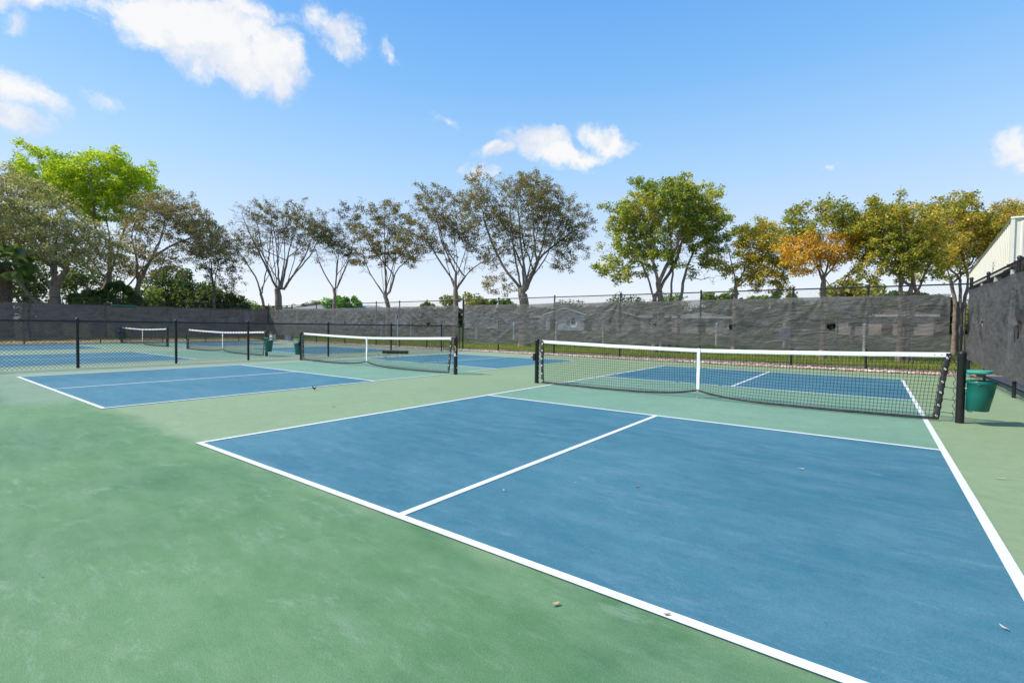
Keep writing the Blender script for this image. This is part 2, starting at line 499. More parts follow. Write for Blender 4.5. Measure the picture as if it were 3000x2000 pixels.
M['gravel_bed'] = plain('gravel_bed', (0.46, 0.33, 0.25), 0.95, 0.5, 30, bump=1.0)

def screen_mat(name, col, alpha, thin, bump=0.8):
    """woven windscreen: open weave lets part of the light straight through"""
    m = NT(name)
    wr = m.noise(2.6, 6, 0.62, stretch=(0.45, 0.45, 1.8), dist=0.9)
    fold = m.noise(0.50, 4, 0.6, dist=1.2)
    c = m.mix(m.rng(wr, 0.36, 0.64), tuple(q * 0.84 for q in col), tuple(q * 1.16 for q in col))
    m.set('Base Color', c); m.set('Roughness', 0.60); m.set('Specular IOR Level', 0.5)
    rid = lambda sc, st, d: m.math('ABSOLUTE', m.math('SUBTRACT', m.noise(sc, 4, 0.6, stretch=st, dist=d), 0.5))
    hgt = m.math('ADD', m.math('MULTIPLY', rid(2.2, (0.5, 0.5, 1.6), 1.2), 1.6), m.math('ADD', m.math('MULTIPLY', rid(5.5, (0.5, 0.5, 1.8), 0.9), 0.55), m.math('MULTIPLY', m.noise(9, 3, 0.5, stretch=(0.5, 0.5, 1.5)), 0.12)))
    m.bump(hgt, bump, 0.16)
    tl = m.N.new('ShaderNodeBsdfTranslucent'); m.L.new(c, tl.inputs['Color'])
    m0 = m.N.new('ShaderNodeMixShader'); m0.inputs[0].default_value = 0.30
    m.L.new(m.b.outputs[0], m0.inputs[1]); m.L.new(tl.outputs[0], m0.inputs[2])
    tp = m.N.new('ShaderNodeBsdfTransparent'); tp.inputs['Color'].default_value = (0.96, 0.95, 0.94, 1)
    al = m.math('ADD', m.rng(fold, 0.40, 0.62, alpha - thin, alpha + thin), m.rng(wr, 0.44, 0.66, -0.07, 0.10), True)
    # doubled cloth where the sheet is pulled into diagonal folds
    df = m.noise(0.9, 4, 0.6, stretch=(1.0, 1.0, 0.55, 0.0), dist=1.0)
    al = m.math('ADD', al, m.rng(df, 0.56, 0.64, 0.0, 0.17), True)
    mx = m.N.new('ShaderNodeMixShader')
    m.L.new(al, mx.inputs[0]); m.L.new(tp.outputs[0], mx.inputs[1]); m.L.new(m0.outputs[0], mx.inputs[2])
    m.L.new(mx.outputs[0], m.o.inputs['Surface'])
    return m.m
M['screen_back'] = screen_mat('grey_windscreen', (0.150, 0.141, 0.130), 0.79, 0.09, 0.60)
M['screen_left'] = screen_mat('charcoal_windscreen', (0.098, 0.087, 0.085), 0.92, 0.05, 0.50)
M['screen_right'] = screen_mat('light_grey_windscreen', (0.128, 0.121, 0.118), 0.98, 0.015, 0.38)
# ------------------------------------------------------------------ ground, courts
def lawn_z(x, y):
    r = np.hypot(x + 12, y)
    t = np.clip((r - 44) / 26, 0, 1)
    return -0.03 + (t * t * (3 - 2 * t)) * 0.95
def make_ground():
    q = np.concatenate([-np.geomspace(3000, 130, 12), np.arange(-120, 121, 4.0), np.geomspace(130, 3000, 12)])
    X, Y = np.meshgrid(q - 10, q)
    Z = lawn_z(X, Y) + np.where((X > -40) & (X < 12) & (Y > -40) & (Y < 12), 0, 0.05 * (fbm(X / 7, Y / 7, 3, 5) - 0.45))
    n = len(q)
    V = np.stack([X, Y, Z], -1).reshape(-1, 3)
    i = np.arange(n - 1)[:, None] * n + np.arange(n - 1)[None, :]
    F = np.stack([i, i + 1, i + n + 1, i + n], -1).reshape(-1, 4)
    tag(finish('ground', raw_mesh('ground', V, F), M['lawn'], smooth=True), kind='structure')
make_ground()
b = MB(); b.box((-14.65, -8.35, -0.06), (39.1, 35.1, 0.12)); tag(b.build('court_surface', M['green']), kind='structure')
b = MB(); b.rect(4.95, 7.0, -20, 12, 0.004); tag(b.build('path', M['path']), kind='structure')

LW = 0.056
COURTS = [(-3.048, 3.048, -6.706, -2.141, 2.382, 6.956, 0.025), (-12.50, -6.215, -6.72, -2.08, 2.27, 6.86, -9.36),
          (-22.20, -15.78, -6.72, -2.02, 2.30, 6.9, -19.0), (-32.15, -25.95, -6.72, -1.95, 2.3, 6.9, -28.95)]
for (x0, x1, ya, yb, yc, yd, xm) in COURTS:
    b = MB()
    b.rect(x0, x1, ya, yb, 0.004); b.rect(x0, x1, yc, yd, 0.004)
    tag(b.build('court_paint', M['blue']), kind='structure')
    b = MB(); b.rect(x0, x1, yb, yc, 0.004)
    tag(b.build('court_paint', M['kitchen']), kind='structure')
    b = MB(); z = 0.008; w = LW
    b.rect(x0, x0 + w, ya, yd, z); b.rect(x1 - w, x1, ya, yd, z)
    b.rect(x0 + w, x1 - w, ya, ya + w, z); b.rect(x0 + w, x1 - w, yd - w, yd, z)
    b.rect(x0 + w, x1 - w, yb, yb + w, z); b.rect(x0 + w, x1 - w, yc - w, yc, z)
    b.rect(xm - w / 2, xm + w / 2, ya + w, yb, z); b.rect(xm - w / 2, xm + w / 2, yc, yd - w, z)
    tag(b.build('court_lines', M['line']), kind='structure')

# ------------------------------------------------------------------ gravel strips and grass
def pebbles(name, x0, x1, y0, y1, n, z=0.0):
    b = MB(); b.rect(x0, x1, y0, y1, z + 0.006)
    tag(b.build('gravel_bed', M['gravel_bed']), kind='structure')
    px = rng.uniform(x0, x1, n); py = rng.uniform(y0, y1, n)
    r = rng.uniform(0.016, 0.042, n)
    o = np.array([(1, 0, 0), (0, 1, 0), (-1, 0, 0), (0, -1, 0), (0, 0, 1), (0, 0, -1)], float)
    ca = rng.uniform(0, 6.28, n); st = rng.uniform(0.6, 1.5, (n, 3)); st[:, 2] *= 0.65
    P = o[None] * st[:, None, :] * r[:, None, None]
    X = P[..., 0] * np.cos(ca)[:, None] - P[..., 1] * np.sin(ca)[:, None]
    Y = P[..., 0] * np.sin(ca)[:, None] + P[..., 1] * np.cos(ca)[:, None]
    V = np.stack([X + px[:, None], Y + py[:, None], P[..., 2] + z + 0.012 + r[:, None] * 0.5], -1)
    f = np.array([(0, 1, 4), (1, 2, 4), (2, 3, 4), (3, 0, 4), (1, 0, 5), (2, 1, 5), (3, 2, 5), (0, 3, 5)])
    F = (np.arange(n)[:, None, None] * 6 + f[None]).reshape(-1, 3)
    pal = np.array([(0.50, 0.33, 0.24), (0.60, 0.45, 0.35), (0.66, 0.58, 0.50), (0.40, 0.26, 0.18), (0.56, 0.40, 0.31), (0.66, 0.52, 0.41), (0.28, 0.18, 0.13)])
    c = pal[rng.integers(0, len(pal), n)] * rng.uniform(1.2, 1.7, (n, 1))
    c = np.concatenate([c, np.ones((n, 1))], 1)
    col = np.repeat(c, 6, 0)
    me = raw_mesh(name, V.reshape(-1, 3), F, col)
    tag(finish(name, me, M['pebble'], smooth=False), 'pinkish river pebbles in a strip along the court edge', 'gravel', kind='stuff')
pebbles('gravel', -33.9, 4.7, 9.22, 11.0, 26000)
pebbles('gravel', -36.0, -34.25, -16, 9.2, 9000)

def grass(name, boxes, label):
    Vs = []; Cs = []
    for (x0, x1, y0, y1, n, h0, h1, pal) in boxes:
        pal = np.array(pal)
        px = rng.uniform(x0, x1, n); py = rng.uniform(y0, y1, n)
        h = rng.uniform(h0, h1, n) * (0.6 + 0.8 * fbm(px * 1.3, py * 1.3, 3, 9))
        a = rng.uniform(0, 6.28, n); w = rng.uniform(0.006, 0.013, n)
        lean = rng.normal(0, 0.35, (n, 2)) * h[:, None]
        dx = np.cos(a) * w; dy = np.sin(a) * w; z0 = -0.03
        A = np.stack([px - dx, py - dy, np.full(n, z0)], 1); B = np.stack([px + dx, py + dy, np.full(n, z0)], 1)
        T = np.stack([px + lean[:, 0], py + lean[:, 1], z0 + h], 1)
        Vs.append(np.stack([A, B, T], 1))
        c = pal[rng.integers(0, len(pal), n)] * rng.uniform(0.75, 1.2, (n, 1))
        Cs.append(np.repeat(np.concatenate([c, np.ones((n, 1))], 1), 3, 0))
    V = np.concatenate(Vs).reshape(-1, 3); F = np.arange(len(V)).reshape(-1, 3)
    me = raw_mesh(name, V, F, np.concatenate(Cs))
    tag(finish(name, me, M['grass']), label, 'grass', kind='stuff')
G = [(0.290, 0.360, 0.050), (0.400, 0.450, 0.080), (0.520, 0.520, 0.140), (0.190, 0.260, 0.036)]
GY = [(0.460, 0.380, 0.140), (0.380, 0.350, 0.105), (0.560, 0.450, 0.200)]
grass('grass', [(-34, 5.5, 10.85, 12.5, 52000, 0.12, 0.22, G), (-40, 9, 12.5, 20, 42000, 0.12, 0.24, G + [(0.20, 0.20, 0.07)]),
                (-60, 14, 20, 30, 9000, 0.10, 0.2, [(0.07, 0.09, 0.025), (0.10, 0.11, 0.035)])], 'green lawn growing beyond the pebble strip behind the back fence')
grass('grass', [(-39, -36, -16, 10, 16000, 0.10, 0.2, GY), (-46, -39, -16, 14, 12000, 0.1, 0.2, GY)], 'dry yellowish lawn beyond the far side fence')

# ------------------------------------------------------------------ fences
def lattice(L, z0, z1, w=0.085):
    """the two families of diagonal wires of a chain link panel, in (s, z)"""
    H = z1 - z0
    A = []; B = []
    for sgn in (1, -1):
        k = np.arange(-H, L + H, w)
        if sgn == 1: s0, s1 = k, k + H
        else: s0, s1 = k + H, k
        t0 = np.where(s0 < 0, -s0 / (s1 - s0), np.where(s0 > L, (L - s0) / (s1 - s0), 0))
        t1 = np.where(s1 < 0, -s0 / (s1 - s0), np.where(s1 > L, (L - s0) / (s1 - s0), 1))
        ok = (t1 - t0) > 1e-3
        s0, s1, t0, t1 = s0[ok], s1[ok], t0[ok], t1[ok]
        A.append(np.stack([s0 + (s1 - s0) * t0, z0 + H * t0], 1)); B.append(np.stack([s0 + (s1 - s0) * t1, z0 + H * t1], 1))
    return np.concatenate(A), np.concatenate(B)

def fence(p0, p1, H, posts, label, off=0.05, post_r=0.03, rail_r=0.022, tall=(), z0=0.05, bottom=True, group=None, name='chain_link_fence', w=0.085, wire=0.0015):
    """fence from p0 to p1; posts: distances along it; off: side of the mesh (left of the run is +)"""
    p0 = np.array(p0, float); p1 = np.array(p1, float)
    L = np.linalg.norm(p1 - p0); d = (p1 - p0) / L; nrm = np.array([-d[1], d[0]])
    root = empty(name, (p0[0], p0[1], 0), math.atan2(d[1], d[0]))
    tag(root, label, 'fence', group)
    for s in posts:
        t = s in tall
        h = H + (0.12 if t else 0.03); r = post_r * (1.25 if t else 1.0)
        b = MB(); b.lathe([(r, -0.05), (r, h), (r * 1.25, h + 0.005), (r * 1.25, h + 0.035), (r * 0.6, h + 0.06)], (s, 0, 0), 12)
        b.build('post', M['black_metal'], root, True)
    b = MB(); b.cyl((0, 0, H), (L, 0, H), rail_r, 10)
    b.build('top_rail', M['black_metal'], root, True)
    if bottom:
        b = MB(); b.cyl((0, off, z0 + 0.01), (L, off, z0 + 0.01), 0.006, 6); b.build('tension_wire', M['black_wire'], root)
    A, B = lattice(L, z0, H, w)
    A3 = np.stack([A[:, 0], np.full(len(A), off), A[:, 1]], 1); B3 = np.stack([B[:, 0], np.full(len(B), off), B[:, 1]], 1)
    m = len(A3) // 2
    A3[:m, 1] += 0.003; B3[:m, 1] += 0.003
    V, F = segs(A3, B3, wire, 3)
    me = raw_mesh('chain_mesh', V, F)
    finish('chain_mesh', me, M['black_wire'], root)
    return root

BY = 9.70
back_x = [-30.74, -27.65, -24.46, -21.34, -19.26, -17.03, -14.40, -12.09, -8.95, -5.83, -2.69, 0.25, 2.25]
fence((-34.0, BY - 0.15), (4.55, BY + 0.03), 2.56, [x + 34.0 for x in back_x], 'tall black chain link fence closing the far end of the courts',
      off=-0.035, tall=(-14.40 + 34.0,), z0=0.04, bottom=True)
fence((-33.75, -16.0), (-33.98, 9.55), 2.56, [16 - 6.6, 16 - 3.56, 16 - 0.36, 16 + 2.75, 16 + 5.24, 16 + 7.38, 25.55], 'tall black chain link fence along the far side of the left courts',
      off=-0.035, tall=(25.55,))
fence((4.55, 9.73), (4.55, -6.0), 2.56, [0, 9.73 - 7.23, 9.73 - 4.18, 9.73 - 1.2, 9.73 + 1.8], 'tall black chain link fence along the right side by the building',
      off=-0.035, tall=(0,))
LX = -14.4
lowY = [-8.0, -5.31, -3.06, -0.96, 2.02, 5.05, 8.12]
fence((LX, -9.5), (LX, 8.12), 1.235, [y + 9.5 for y in lowY], 'low waist high black chain link fence dividing the two pairs of courts', off=-0.04, post_r=0.034, rail_r=0.024, z0=0.02, bottom=False, wire=0.0042)
# gate between the low fence and the back fence
g = empty('gate', (LX, 8.22, 0), math.pi / 2); tag(g, 'narrow low chain link gate at the end of the dividing fence', 'gate')
b = MB()
b.tube([(0.02, 0, 0.08), (0.02, 0, 1.22), (1.18, 0, 1.22), (1.18, 0, 0.08), (0.02, 0, 0.08)], 0.021, 8)
b.build('frame', M['black_metal'], g, True)
A, B = lattice(1.12, 0.08, 1.2); A[:, 0] += 0.04; B[:, 0] += 0.04
V, F = segs(np.stack([A[:, 0], 0 * A[:, 0] - .01, A[:, 1]], 1), np.stack([B[:, 0], 0 * B[:, 0] - .01, B[:, 1]], 1), 0.0028)
finish('chain_mesh', raw_mesh('chain_mesh', V, F), M['black_wire'], g)
b = MB(); b.cyl((-0.03, -0.03, 0.06), (-0.03, -0.03, 1.34), 0.012, 8); b.box((-0.02, -0.035, 1.0), (0.09, 0.03, 0.04)); b.build('latch', M['steel'], g)

# ------------------------------------------------------------------ windscreens
def windscreen(p0, p1, ztop, zbot, mat, label, vents=(), seed=0, amp=0.03, cell=0.035, ties=None, flap_mat=None):
    p0 = np.array(p0, float); p1 = np.array(p1, float)
    L = np.linalg.norm(p1 - p0); d = (p1 - p0) / L
    ns = int(L / cell) + 1; nz = 52
    s = np.linspace(0, L, ns); t = np.linspace(0, 1, nz)
    S, T = np.meshgrid(s, t)
    tie = ties if ties is not None else np.arange(0, L + 0.01, 3.0)
    dist = np.min(np.abs(s[:, None] - np.asarray(tie)[None]), 1)
    zt = ztop(s) - 0.030 * np.sin(np.clip(dist / 1.5, 0, 1) * math.pi / 2) + 0.012 * (fbm(s * 2.1, s * 0 + seed, 3, seed) - 0.45)
    zb = zbot(s) + 0.10 * (fbm(s * 0.8, s * 0 + 3.3, 3, seed + 1) - 0.45) + 0.02 * np.sin(s * 5.1 + seed)
    Z = zb[None] * (1 - T) + zt[None] * T
    wx = S + 0.6 * (fbm(S * 0.5, Z * 0.9, 3, seed + 5) - 0.45)
    fold = np.abs(fbm(wx * 1.1 + Z * 0.8, Z * 4.5 - S * 0.6, 4, seed + 2) - 0.47) * 2
    dia = np.abs(fbm(wx * 1.6 + Z * 2.2, Z * 0.7 - S * 0.2, 3, seed + 3) - 0.47) * 2
    dia2 = np.abs(fbm(wx * 1.4 - Z * 1.9, Z * 0.6 + S * 0.2, 3, seed + 13) - 0.47) * 2
    # creases that fan out from the ties at the top edge
    fan = 0
    for x in tie:
        ang = np.arctan2(S - x, (zt[None] - Z) + 0.05)
        rr = np.hypot(S - x, zt[None] - Z)
        fan = fan + np.abs(np.sin(ang * 5.5 + x)) * np.exp(-rr / 0.7) * 0.9
    sag = np.sin(np.clip(T, 0, 1) * math.pi) ** 0.6
    D = amp * sag * (0.55 * fold + 1.3 * dia + 1.0 * dia2 + 1.3 * fan) + 0.25 * amp * fbm(S * 7, Z * 9, 3, seed + 4)
    nrm = np.array([d[1], -d[0]])
    P = np.stack([p0[0] + d[0] * S + nrm[0] * D, p0[1] + d[1] * S + nrm[1] * D, Z], -1)
    i = np.arange(nz - 1)[:, None] * ns + np.arange(ns - 1)[None]
    F = np.stack([i, i + 1, i + ns + 1, i + ns], -1)
    cs = (S[:-1, :-1] + S[1:, 1:]) / 2; cz = (Z[:-1, :-1] + Z[1:, 1:]) / 2
    keep = np.ones(cs.shape, bool)
    for (vs, vz, vr, kind) in vents:
        if kind == 'moon': keep &= ~(((cs - vs) ** 2 + (cz - vz) ** 2 < vr * vr) & (cz < vz + 0.30 * vr))
        else: keep &= ~((np.abs(cs - vs) < 0.12 * (1 - (cz - vz) * 0.8)) & (np.abs(cz - vz) < vr))
    me = raw_mesh('windscreen', P.reshape(-1, 3), F[keep].reshape(-1, 4))
    o = finish('windscreen', me, mat, smooth=True)
    tag(o, label, 'windscreen')
    for (vs, vz, vr, kind) in vents:
        n = 10
        c = p0 + d * vs
        V = []; 
        for k in range(n + 1):
            a = math.pi * k / n
            e = math.cos(a) * vr * 1.02
            for q in (0.0, 0.5, 1.0):
                drop = math.sin(a) * vr * (0.26 if kind == 'moon' else 0.7) * q
                outw = 0.015 + 0.06 * q * math.sin(a) * (1 if kind == 'moon' else 1.6)
                V.append((c[0] + d[0] * e + nrm[0] * outw, c[1] + d[1] * e + nrm[1] * outw, vz + 0.30 * vr - drop + (0.12 * q if kind != 'moon' else 0)))
        fb = MB(); fb.add(V, [(k * 3 + q, k * 3 + q + 1, k * 3 + q + 4, k * 3 + q + 3) for k in range(n) for q in range(2)])
        fb.build('vent_flap', flap_mat or mat, o, True)
    return o
bx = lambda x: x + 34.0
windscreen((-33.7, BY - 0.26), (-14.62, BY - 0.15), lambda s: 2.30 + 0 * s, lambda s: 0.43 + 0.004 * s, M['screen_back'],
           'grey windscreen on the back fence behind the left courts', seed=3, amp=0.05,
           vents=[(6.2, 1.50, 0.17, 'moon'), (9.55, 1.46, 0.17, 'moon'), (13.3, 1.45, 0.17, 'moon'), (16.9, 1.40, 0.16, 'moon')], ties=[x + 33.7 for x in back_x[:7]])
windscreen((-14.2, BY - 0.15), (4.12, BY - 0.06), lambda s: 2.29 + 0 * s, lambda s: 0.36 + 0.25 * np.clip((s - 1.0) / 9, 0, 1), M['screen_back'],
           'grey windscreen with half moon vents on the back fence behind the nearest net', seed=11, amp=0.06,
           vents=[(14.2 - 11.20, 1.39, 0.16, 'moon'), (14.2 - 7.90, 1.40, 0.17, 'moon'), (14.2 - 4.44, 1.40, 0.17, 'moon'), (14.2 - 1.62, 1.39, 0.17, 'moon'), (14.2 + 1.31, 1.42, 0.17, 'moon')],
           ties=[x + 14.2 for x in back_x[6:]] + [1.2, 8.4, 12.6, 15.3, 18.2])
windscreen((-33.72, 9.35), (-33.52, -15.5), lambda s: 2.30 - 0.006 * s, lambda s: 0.34 - 0.012 * np.clip(s, 0, 14), M['screen_left'],
           'dark charcoal windscreen stretched along the far left fence', seed=21, amp=0.05, ties=[0.2, 2.0, 4.2, 6.6, 9.7, 12.9, 16.2, 20])
windscreen((4.46, -5.5), (4.46, 9.55), lambda s: 2.20 + 0.012 * np.clip(s, 0, 15), lambda s: 0.32 + 0.03 * np.clip(s - 9.2, 0, 6), M['screen_right'],
           'sunlit grey windscreen with torn vents on the right side fence', seed=31, amp=0.05,
           vents=[(7.43 + 5.5, 1.37, 0.17, 'torn'), (3.83 + 5.5, 1.30, 0.18, 'torn')], ties=[0.3, 3.2, 6.7, 9.7, 12.7, 15])
# ------------------------------------------------------------------ nets
HX = 3.405
def make_net():
    root = empty('pickleball_net', (0, 0, 0))
    for sx in (-1, 1):
        b = MB(); x = sx * HX
        b.lathe([(0.047, -0.02), (0.047, 0.90), (0.050, 0.905), (0.050, 0.935), (0.042, 0.953), (0.022, 0.962)], (x, 0, 0), 20)
        p = b.build('post', M['black_metal'], root, True)
        b = MB()
        if sx < 0:
            b.box((x - 0.04, -0.03, 0.57), (0.055, 0.075, 0.15)); b.cyl((x - 0.07, -0.05, 0.56), (x - 0.07, -0.12, 0.56), 0.012, 8)
            b.build('tension_crank', M['black_metal'], p)
        else:
            b.cyl((x + 0.04, -0.01, 0.17), (x + 0.10, -0.02, 0.17), 0.010, 8); b.lathe([(0.018, -0.012), (0.018, 0.012)], (x + 0.10, -0.02, 0.17), 8)
            b.build('bolt', M['steel'], p)
            b = MB(); b.cyl((x + 0.03, -0.02, 0.47), (x + 0.085, -0.03, 0.47), 0.008, 8)
            b.build('bolt', M['steel'], p)
        # lacing rod and loops beside the post
        zz = np.linspace(0.03, 0.86, 60)
        wob = 0.010 * np.sign(np.sin(zz * 62)) * np.abs(np.sin(zz * 62)) ** 0.4
        b = MB(); b.tube(np.stack([x - sx * (0.062 + wob + 0.006), 0 * zz - 0.02, zz], 1), 0.0035, 5)
        b.build('lacing_rod', M['black_wire'] if sx > 0 else M['steel'], root)
        for k, z in enumerate((0.12, 0.30, 0.46, 0.64, 0.80)):
            b = MB()
            xe = x - sx * (0.135 + (0.10 * (1 - z / 0.9) if sx > 0 else 0))
            b.tube([(x - sx * 0.05, -0.02, z), (xe, -0.004, z + 0.012)], 0.0045, 5)
            b.build('lacing_cord', M['net_cord'], root)
    xi = HX - 0.14
    def ztop(x): return 0.872 + 0.066 * (np.abs(x) / xi) ** 1.4
    def zbot(x): return 0.022 + 0.105 * np.exp(-(np.abs(x) / 0.42) ** 1.15)
    def shift(x): return np.where(x > 0, 0.10, 0.015) * np.clip((np.abs(x) - xi + 1.2) / 1.2, 0, 1) ** 2
    def surf(x, t):
        """t 0 = top, 1 = bottom"""
        zt = ztop(x) - 0.05; zb = zbot(x) + 0.02
        z = zt + (zb - zt) * t
        belly = np.sin(np.clip(np.abs(x) / xi, 0, 1) * math.pi) ** 0.8
        y = -0.13 * belly * t ** 2.2 + 0.02 * np.sin(x * 2.1) * np.sin(t * math.pi)
        wave = 0.012 * np.sin(x * 7 + 3 * t) * t * (1 - t) * 2
        xx = x + (np.where(x < 0, 0.05, -0.02)) * belly * t ** 2 - shift(x) * t * np.sign(x) + wave
        return np.stack([xx, y, z], -1)
    nc = int(2 * xi / 0.045); nr = 18
    X = np.linspace(-xi, xi, nc); T = np.linspace(0, 1, nr)
    A = []; B = []
    P = surf(X[:, None] + 0 * T[None], T[None] + 0 * X[:, None])
    A = np.concatenate([P[:, :-1].reshape(-1, 3), P[:-1].reshape(-1, 3)]); B = np.concatenate([P[:, 1:].reshape(-1, 3), P[1:].reshape(-1, 3)])
    V, F = segs(A, B, 0.0025, 4)
    # knots where cords cross
    me = raw_mesh('netting', V, F); finish('netting', me, M['net_cord'], root)
    # white band over the top cable
    def strip(name, xs, cz, hh, th, mat, ypos, sag=None, bottom=False):
        n = len(xs); V = []; F = []
        for i, x in enumerate(xs):
            z = cz[i]; y = ypos[i]; h = hh[i] if not np.isscalar(hh) else hh
            prof = [(-th, -h), (-th * 1.25, -h * 0.4), (-th * 1.3, h * 0.3), (-th * 0.6, h), (th * 0.6, h), (th * 1.3, h * 0.3), (th * 1.25, -h * 0.4), (th, -h)]
            for (a, c) in prof: V.append((x, y + a, z + c))
        m = 8
        for i in range(n - 1):
            for k in range(m):
                k2 = (k + 1) % m
                F.append((i * m + k, i * m + k2, (i + 1) * m + k2, (i + 1) * m + k))
        F.append(tuple(range(m - 1, -1, -1))); F.append(tuple((n - 1) * m + k for k in range(m)))
        b = MB(); b.add(V, F); return b.build(name, mat, root, True)
    xs = np.linspace(-xi - 0.02, xi + 0.02, 160)
    wv = 0.004 * (fbm(xs * 4, xs * 0, 3, 3) - 0.45)
    strip('top_band', xs, ztop(xs) - 0.031 + wv, 0.031, 0.006, M['white_vinyl'], 0.003 * np.sin(xs * 9))
    # dark bottom band lying on the court
    Pb = surf(xs, np.ones_like(xs))
    wr = 0.012 * (fbm(xs * 6, xs * 0 + 2, 3, 8) - 0.45)
    strip('bottom_band', Pb[:, 0], Pb[:, 2] - 0.004 + wr * 0.5, 0.019, 0.010, M['black_vinyl'], Pb[:, 1] + wr)
    for sx in (-1, 1):
        t = np.linspace(0, 1, 30)
        Ps = surf(np.full(30, sx * xi), t)
        V = []; F = []
        for i in range(30):
            w = 0.034 + 0.004 * math.sin(i * 1.9); wy = 0.010 + 0.005 * math.sin(i * 2.7 + sx)
            for (a, c) in ((-w, 0), (-w * .5, -wy), (w * .5, -wy * 1.1), (w, 0), (w * .5, wy), (-w * .5, wy)):
                V.append((Ps[i, 0] + a, Ps[i, 1] + c, Ps[i, 2] + (0.04 if i == 0 else 0) - (0.02 if i == 29 else 0)))
        for i in range(29):
            for k in range(6):
                k2 = (k + 1) % 6
                F.append((i * 6 + k, i * 6 + k2, (i + 1) * 6 + k2, (i + 1) * 6 + k))
        b = MB(); b.add(V, F); sb = b.build('side_band', M['black_vinyl'], root, True)
        for z in (0.03, 0.22, 0.42, 0.60, 0.78, 0.97):
            q = Ps[int(round((1 - z) * 29))]
            a = np.linspace(0, 2 * math.pi, 13); b = MB()
            b.tube(np.stack([q[0] + 0.011 * np.cos(a), np.full(13, q[1] - 0.019), q[2] + 0.011 * np.sin(a)], 1), 0.0045, 6)
            b.build('grommet', M['brass'], sb, True)
    b = MB()
    for sx in (-1, 1):
        for dx in (0.075, 0.15):
            x = sx * (xi - dx + 0.01); b = MB()
            b.lathe([(0.006, 0), (0.006, 0.004)], (0, 0, 0), 8)
            b.v[-1] = np.stack([b.v[-1][:, 0] + x, -b.v[-1][:, 2] - 0.0075, b.v[-1][:, 1] + ztop(x) - 0.03], 1)
            b.build('rivet', M['black_metal'], root)
    # centre strap with buckle and ground anchor
    zc = ztop(np.array([0.0]))[0]
    b = MB()
    zz = np.linspace(zc + 0.004, 0.115, 14)
    V = []; F = []
    for i, z in enumerate(zz):
        y = -0.013 - 0.004 * math.sin(i * 0.9)
        V += [(-0.026, y, z), (0.026, y, z), (0.026, y + 0.004, z), (-0.026, y + 0.004, z)]
    for i in range(13):
        for k in range(4): F.append((i * 4 + k, i * 4 + (k + 1) % 4, (i + 1) * 4 + (k + 1) % 4, (i + 1) * 4 + k))
    F += [(3, 2, 1, 0), (52, 53, 54, 55)]
    b.add(V, F); b.box((0, 0.0, zc + 0.003), (0.052, 0.026, 0.004)); b.box((0, 0.012, zc - 0.35), (0.05, 0.004, 0.7))
    st = b.build('centre_strap', M['white_vinyl'], root)
    b = MB(); b.box((0, -0.0185, 0.135), (0.034, 0.004, 0.022)); b.tube([(0, -0.012, 0.12), (0.002, -0.008, 0.02)], 0.004, 6); b.lathe([(0.02, 0), (0.02, 0.012), (0.008, 0.02)], (0, -0.008, 0.008), 10)
    b.build('anchor', M['steel'], st)
    return root
net = make_net()
NETS = [((-0.035, 0.075), 3.405, 'nearest net, wide white top band, in front of the grey windscreen'),
        ((-9.62, 0.245), 3.60, 'middle net whose left post carries a green bucket, before the low dividing fence'),
        ((-19.64, 0.41), 3.71, 'net just beyond the low dividing fence, green bucket on its right post'),
        ((-29.87, 0.53), 3.66, 'farthest net, smallest in view, beside the dark left windscreen')]
for i, ((x, y), hx, lab) in enumerate(NETS):
    o = net if i == 0 else copy_tree(net)
    o.location = (x, y, 0); o.scale = (hx / HX, 1, 1)
    tag(o, lab, 'net', 'pickleball nets across the courts')
# sticker and frayed strap on the middle net's right post
b = MB(); b.box((0, 0, 0), (0.05, 0.003, 0.075))
for (dx, dz, w, h) in ((0, 0.022, 0.036, 0.006), (0, 0.008, 0.036, 0.006), (0.004, -0.008, 0.028, 0.006), (0, -0.022, 0.036, 0.006)):
    b.box((dx, -0.0022, dz), (w, 0.002, h), mat=1)
st = b.build('post_sticker', [M['white_vinyl'], M['black_metal']], loc=(-6.0, 0.194, 0.50)); tag(st, 'small white sticker on the middle net\'s right post', 'sticker')
b = MB(); b.tube([(-6.01, 0.190, 0.72), (-5.985, 0.188, 0.70), (-5.965, 0.188, 0.655), (-5.975, 0.188, 0.61), (-6.005, 0.190, 0.57)], [0.012, 0.016, 0.017, 0.016, 0.010], 7)
tag(b.build('strap_end', M['tan_strap'], smooth=True), 'loose tan strap end hanging on the middle net\'s right post', 'strap')

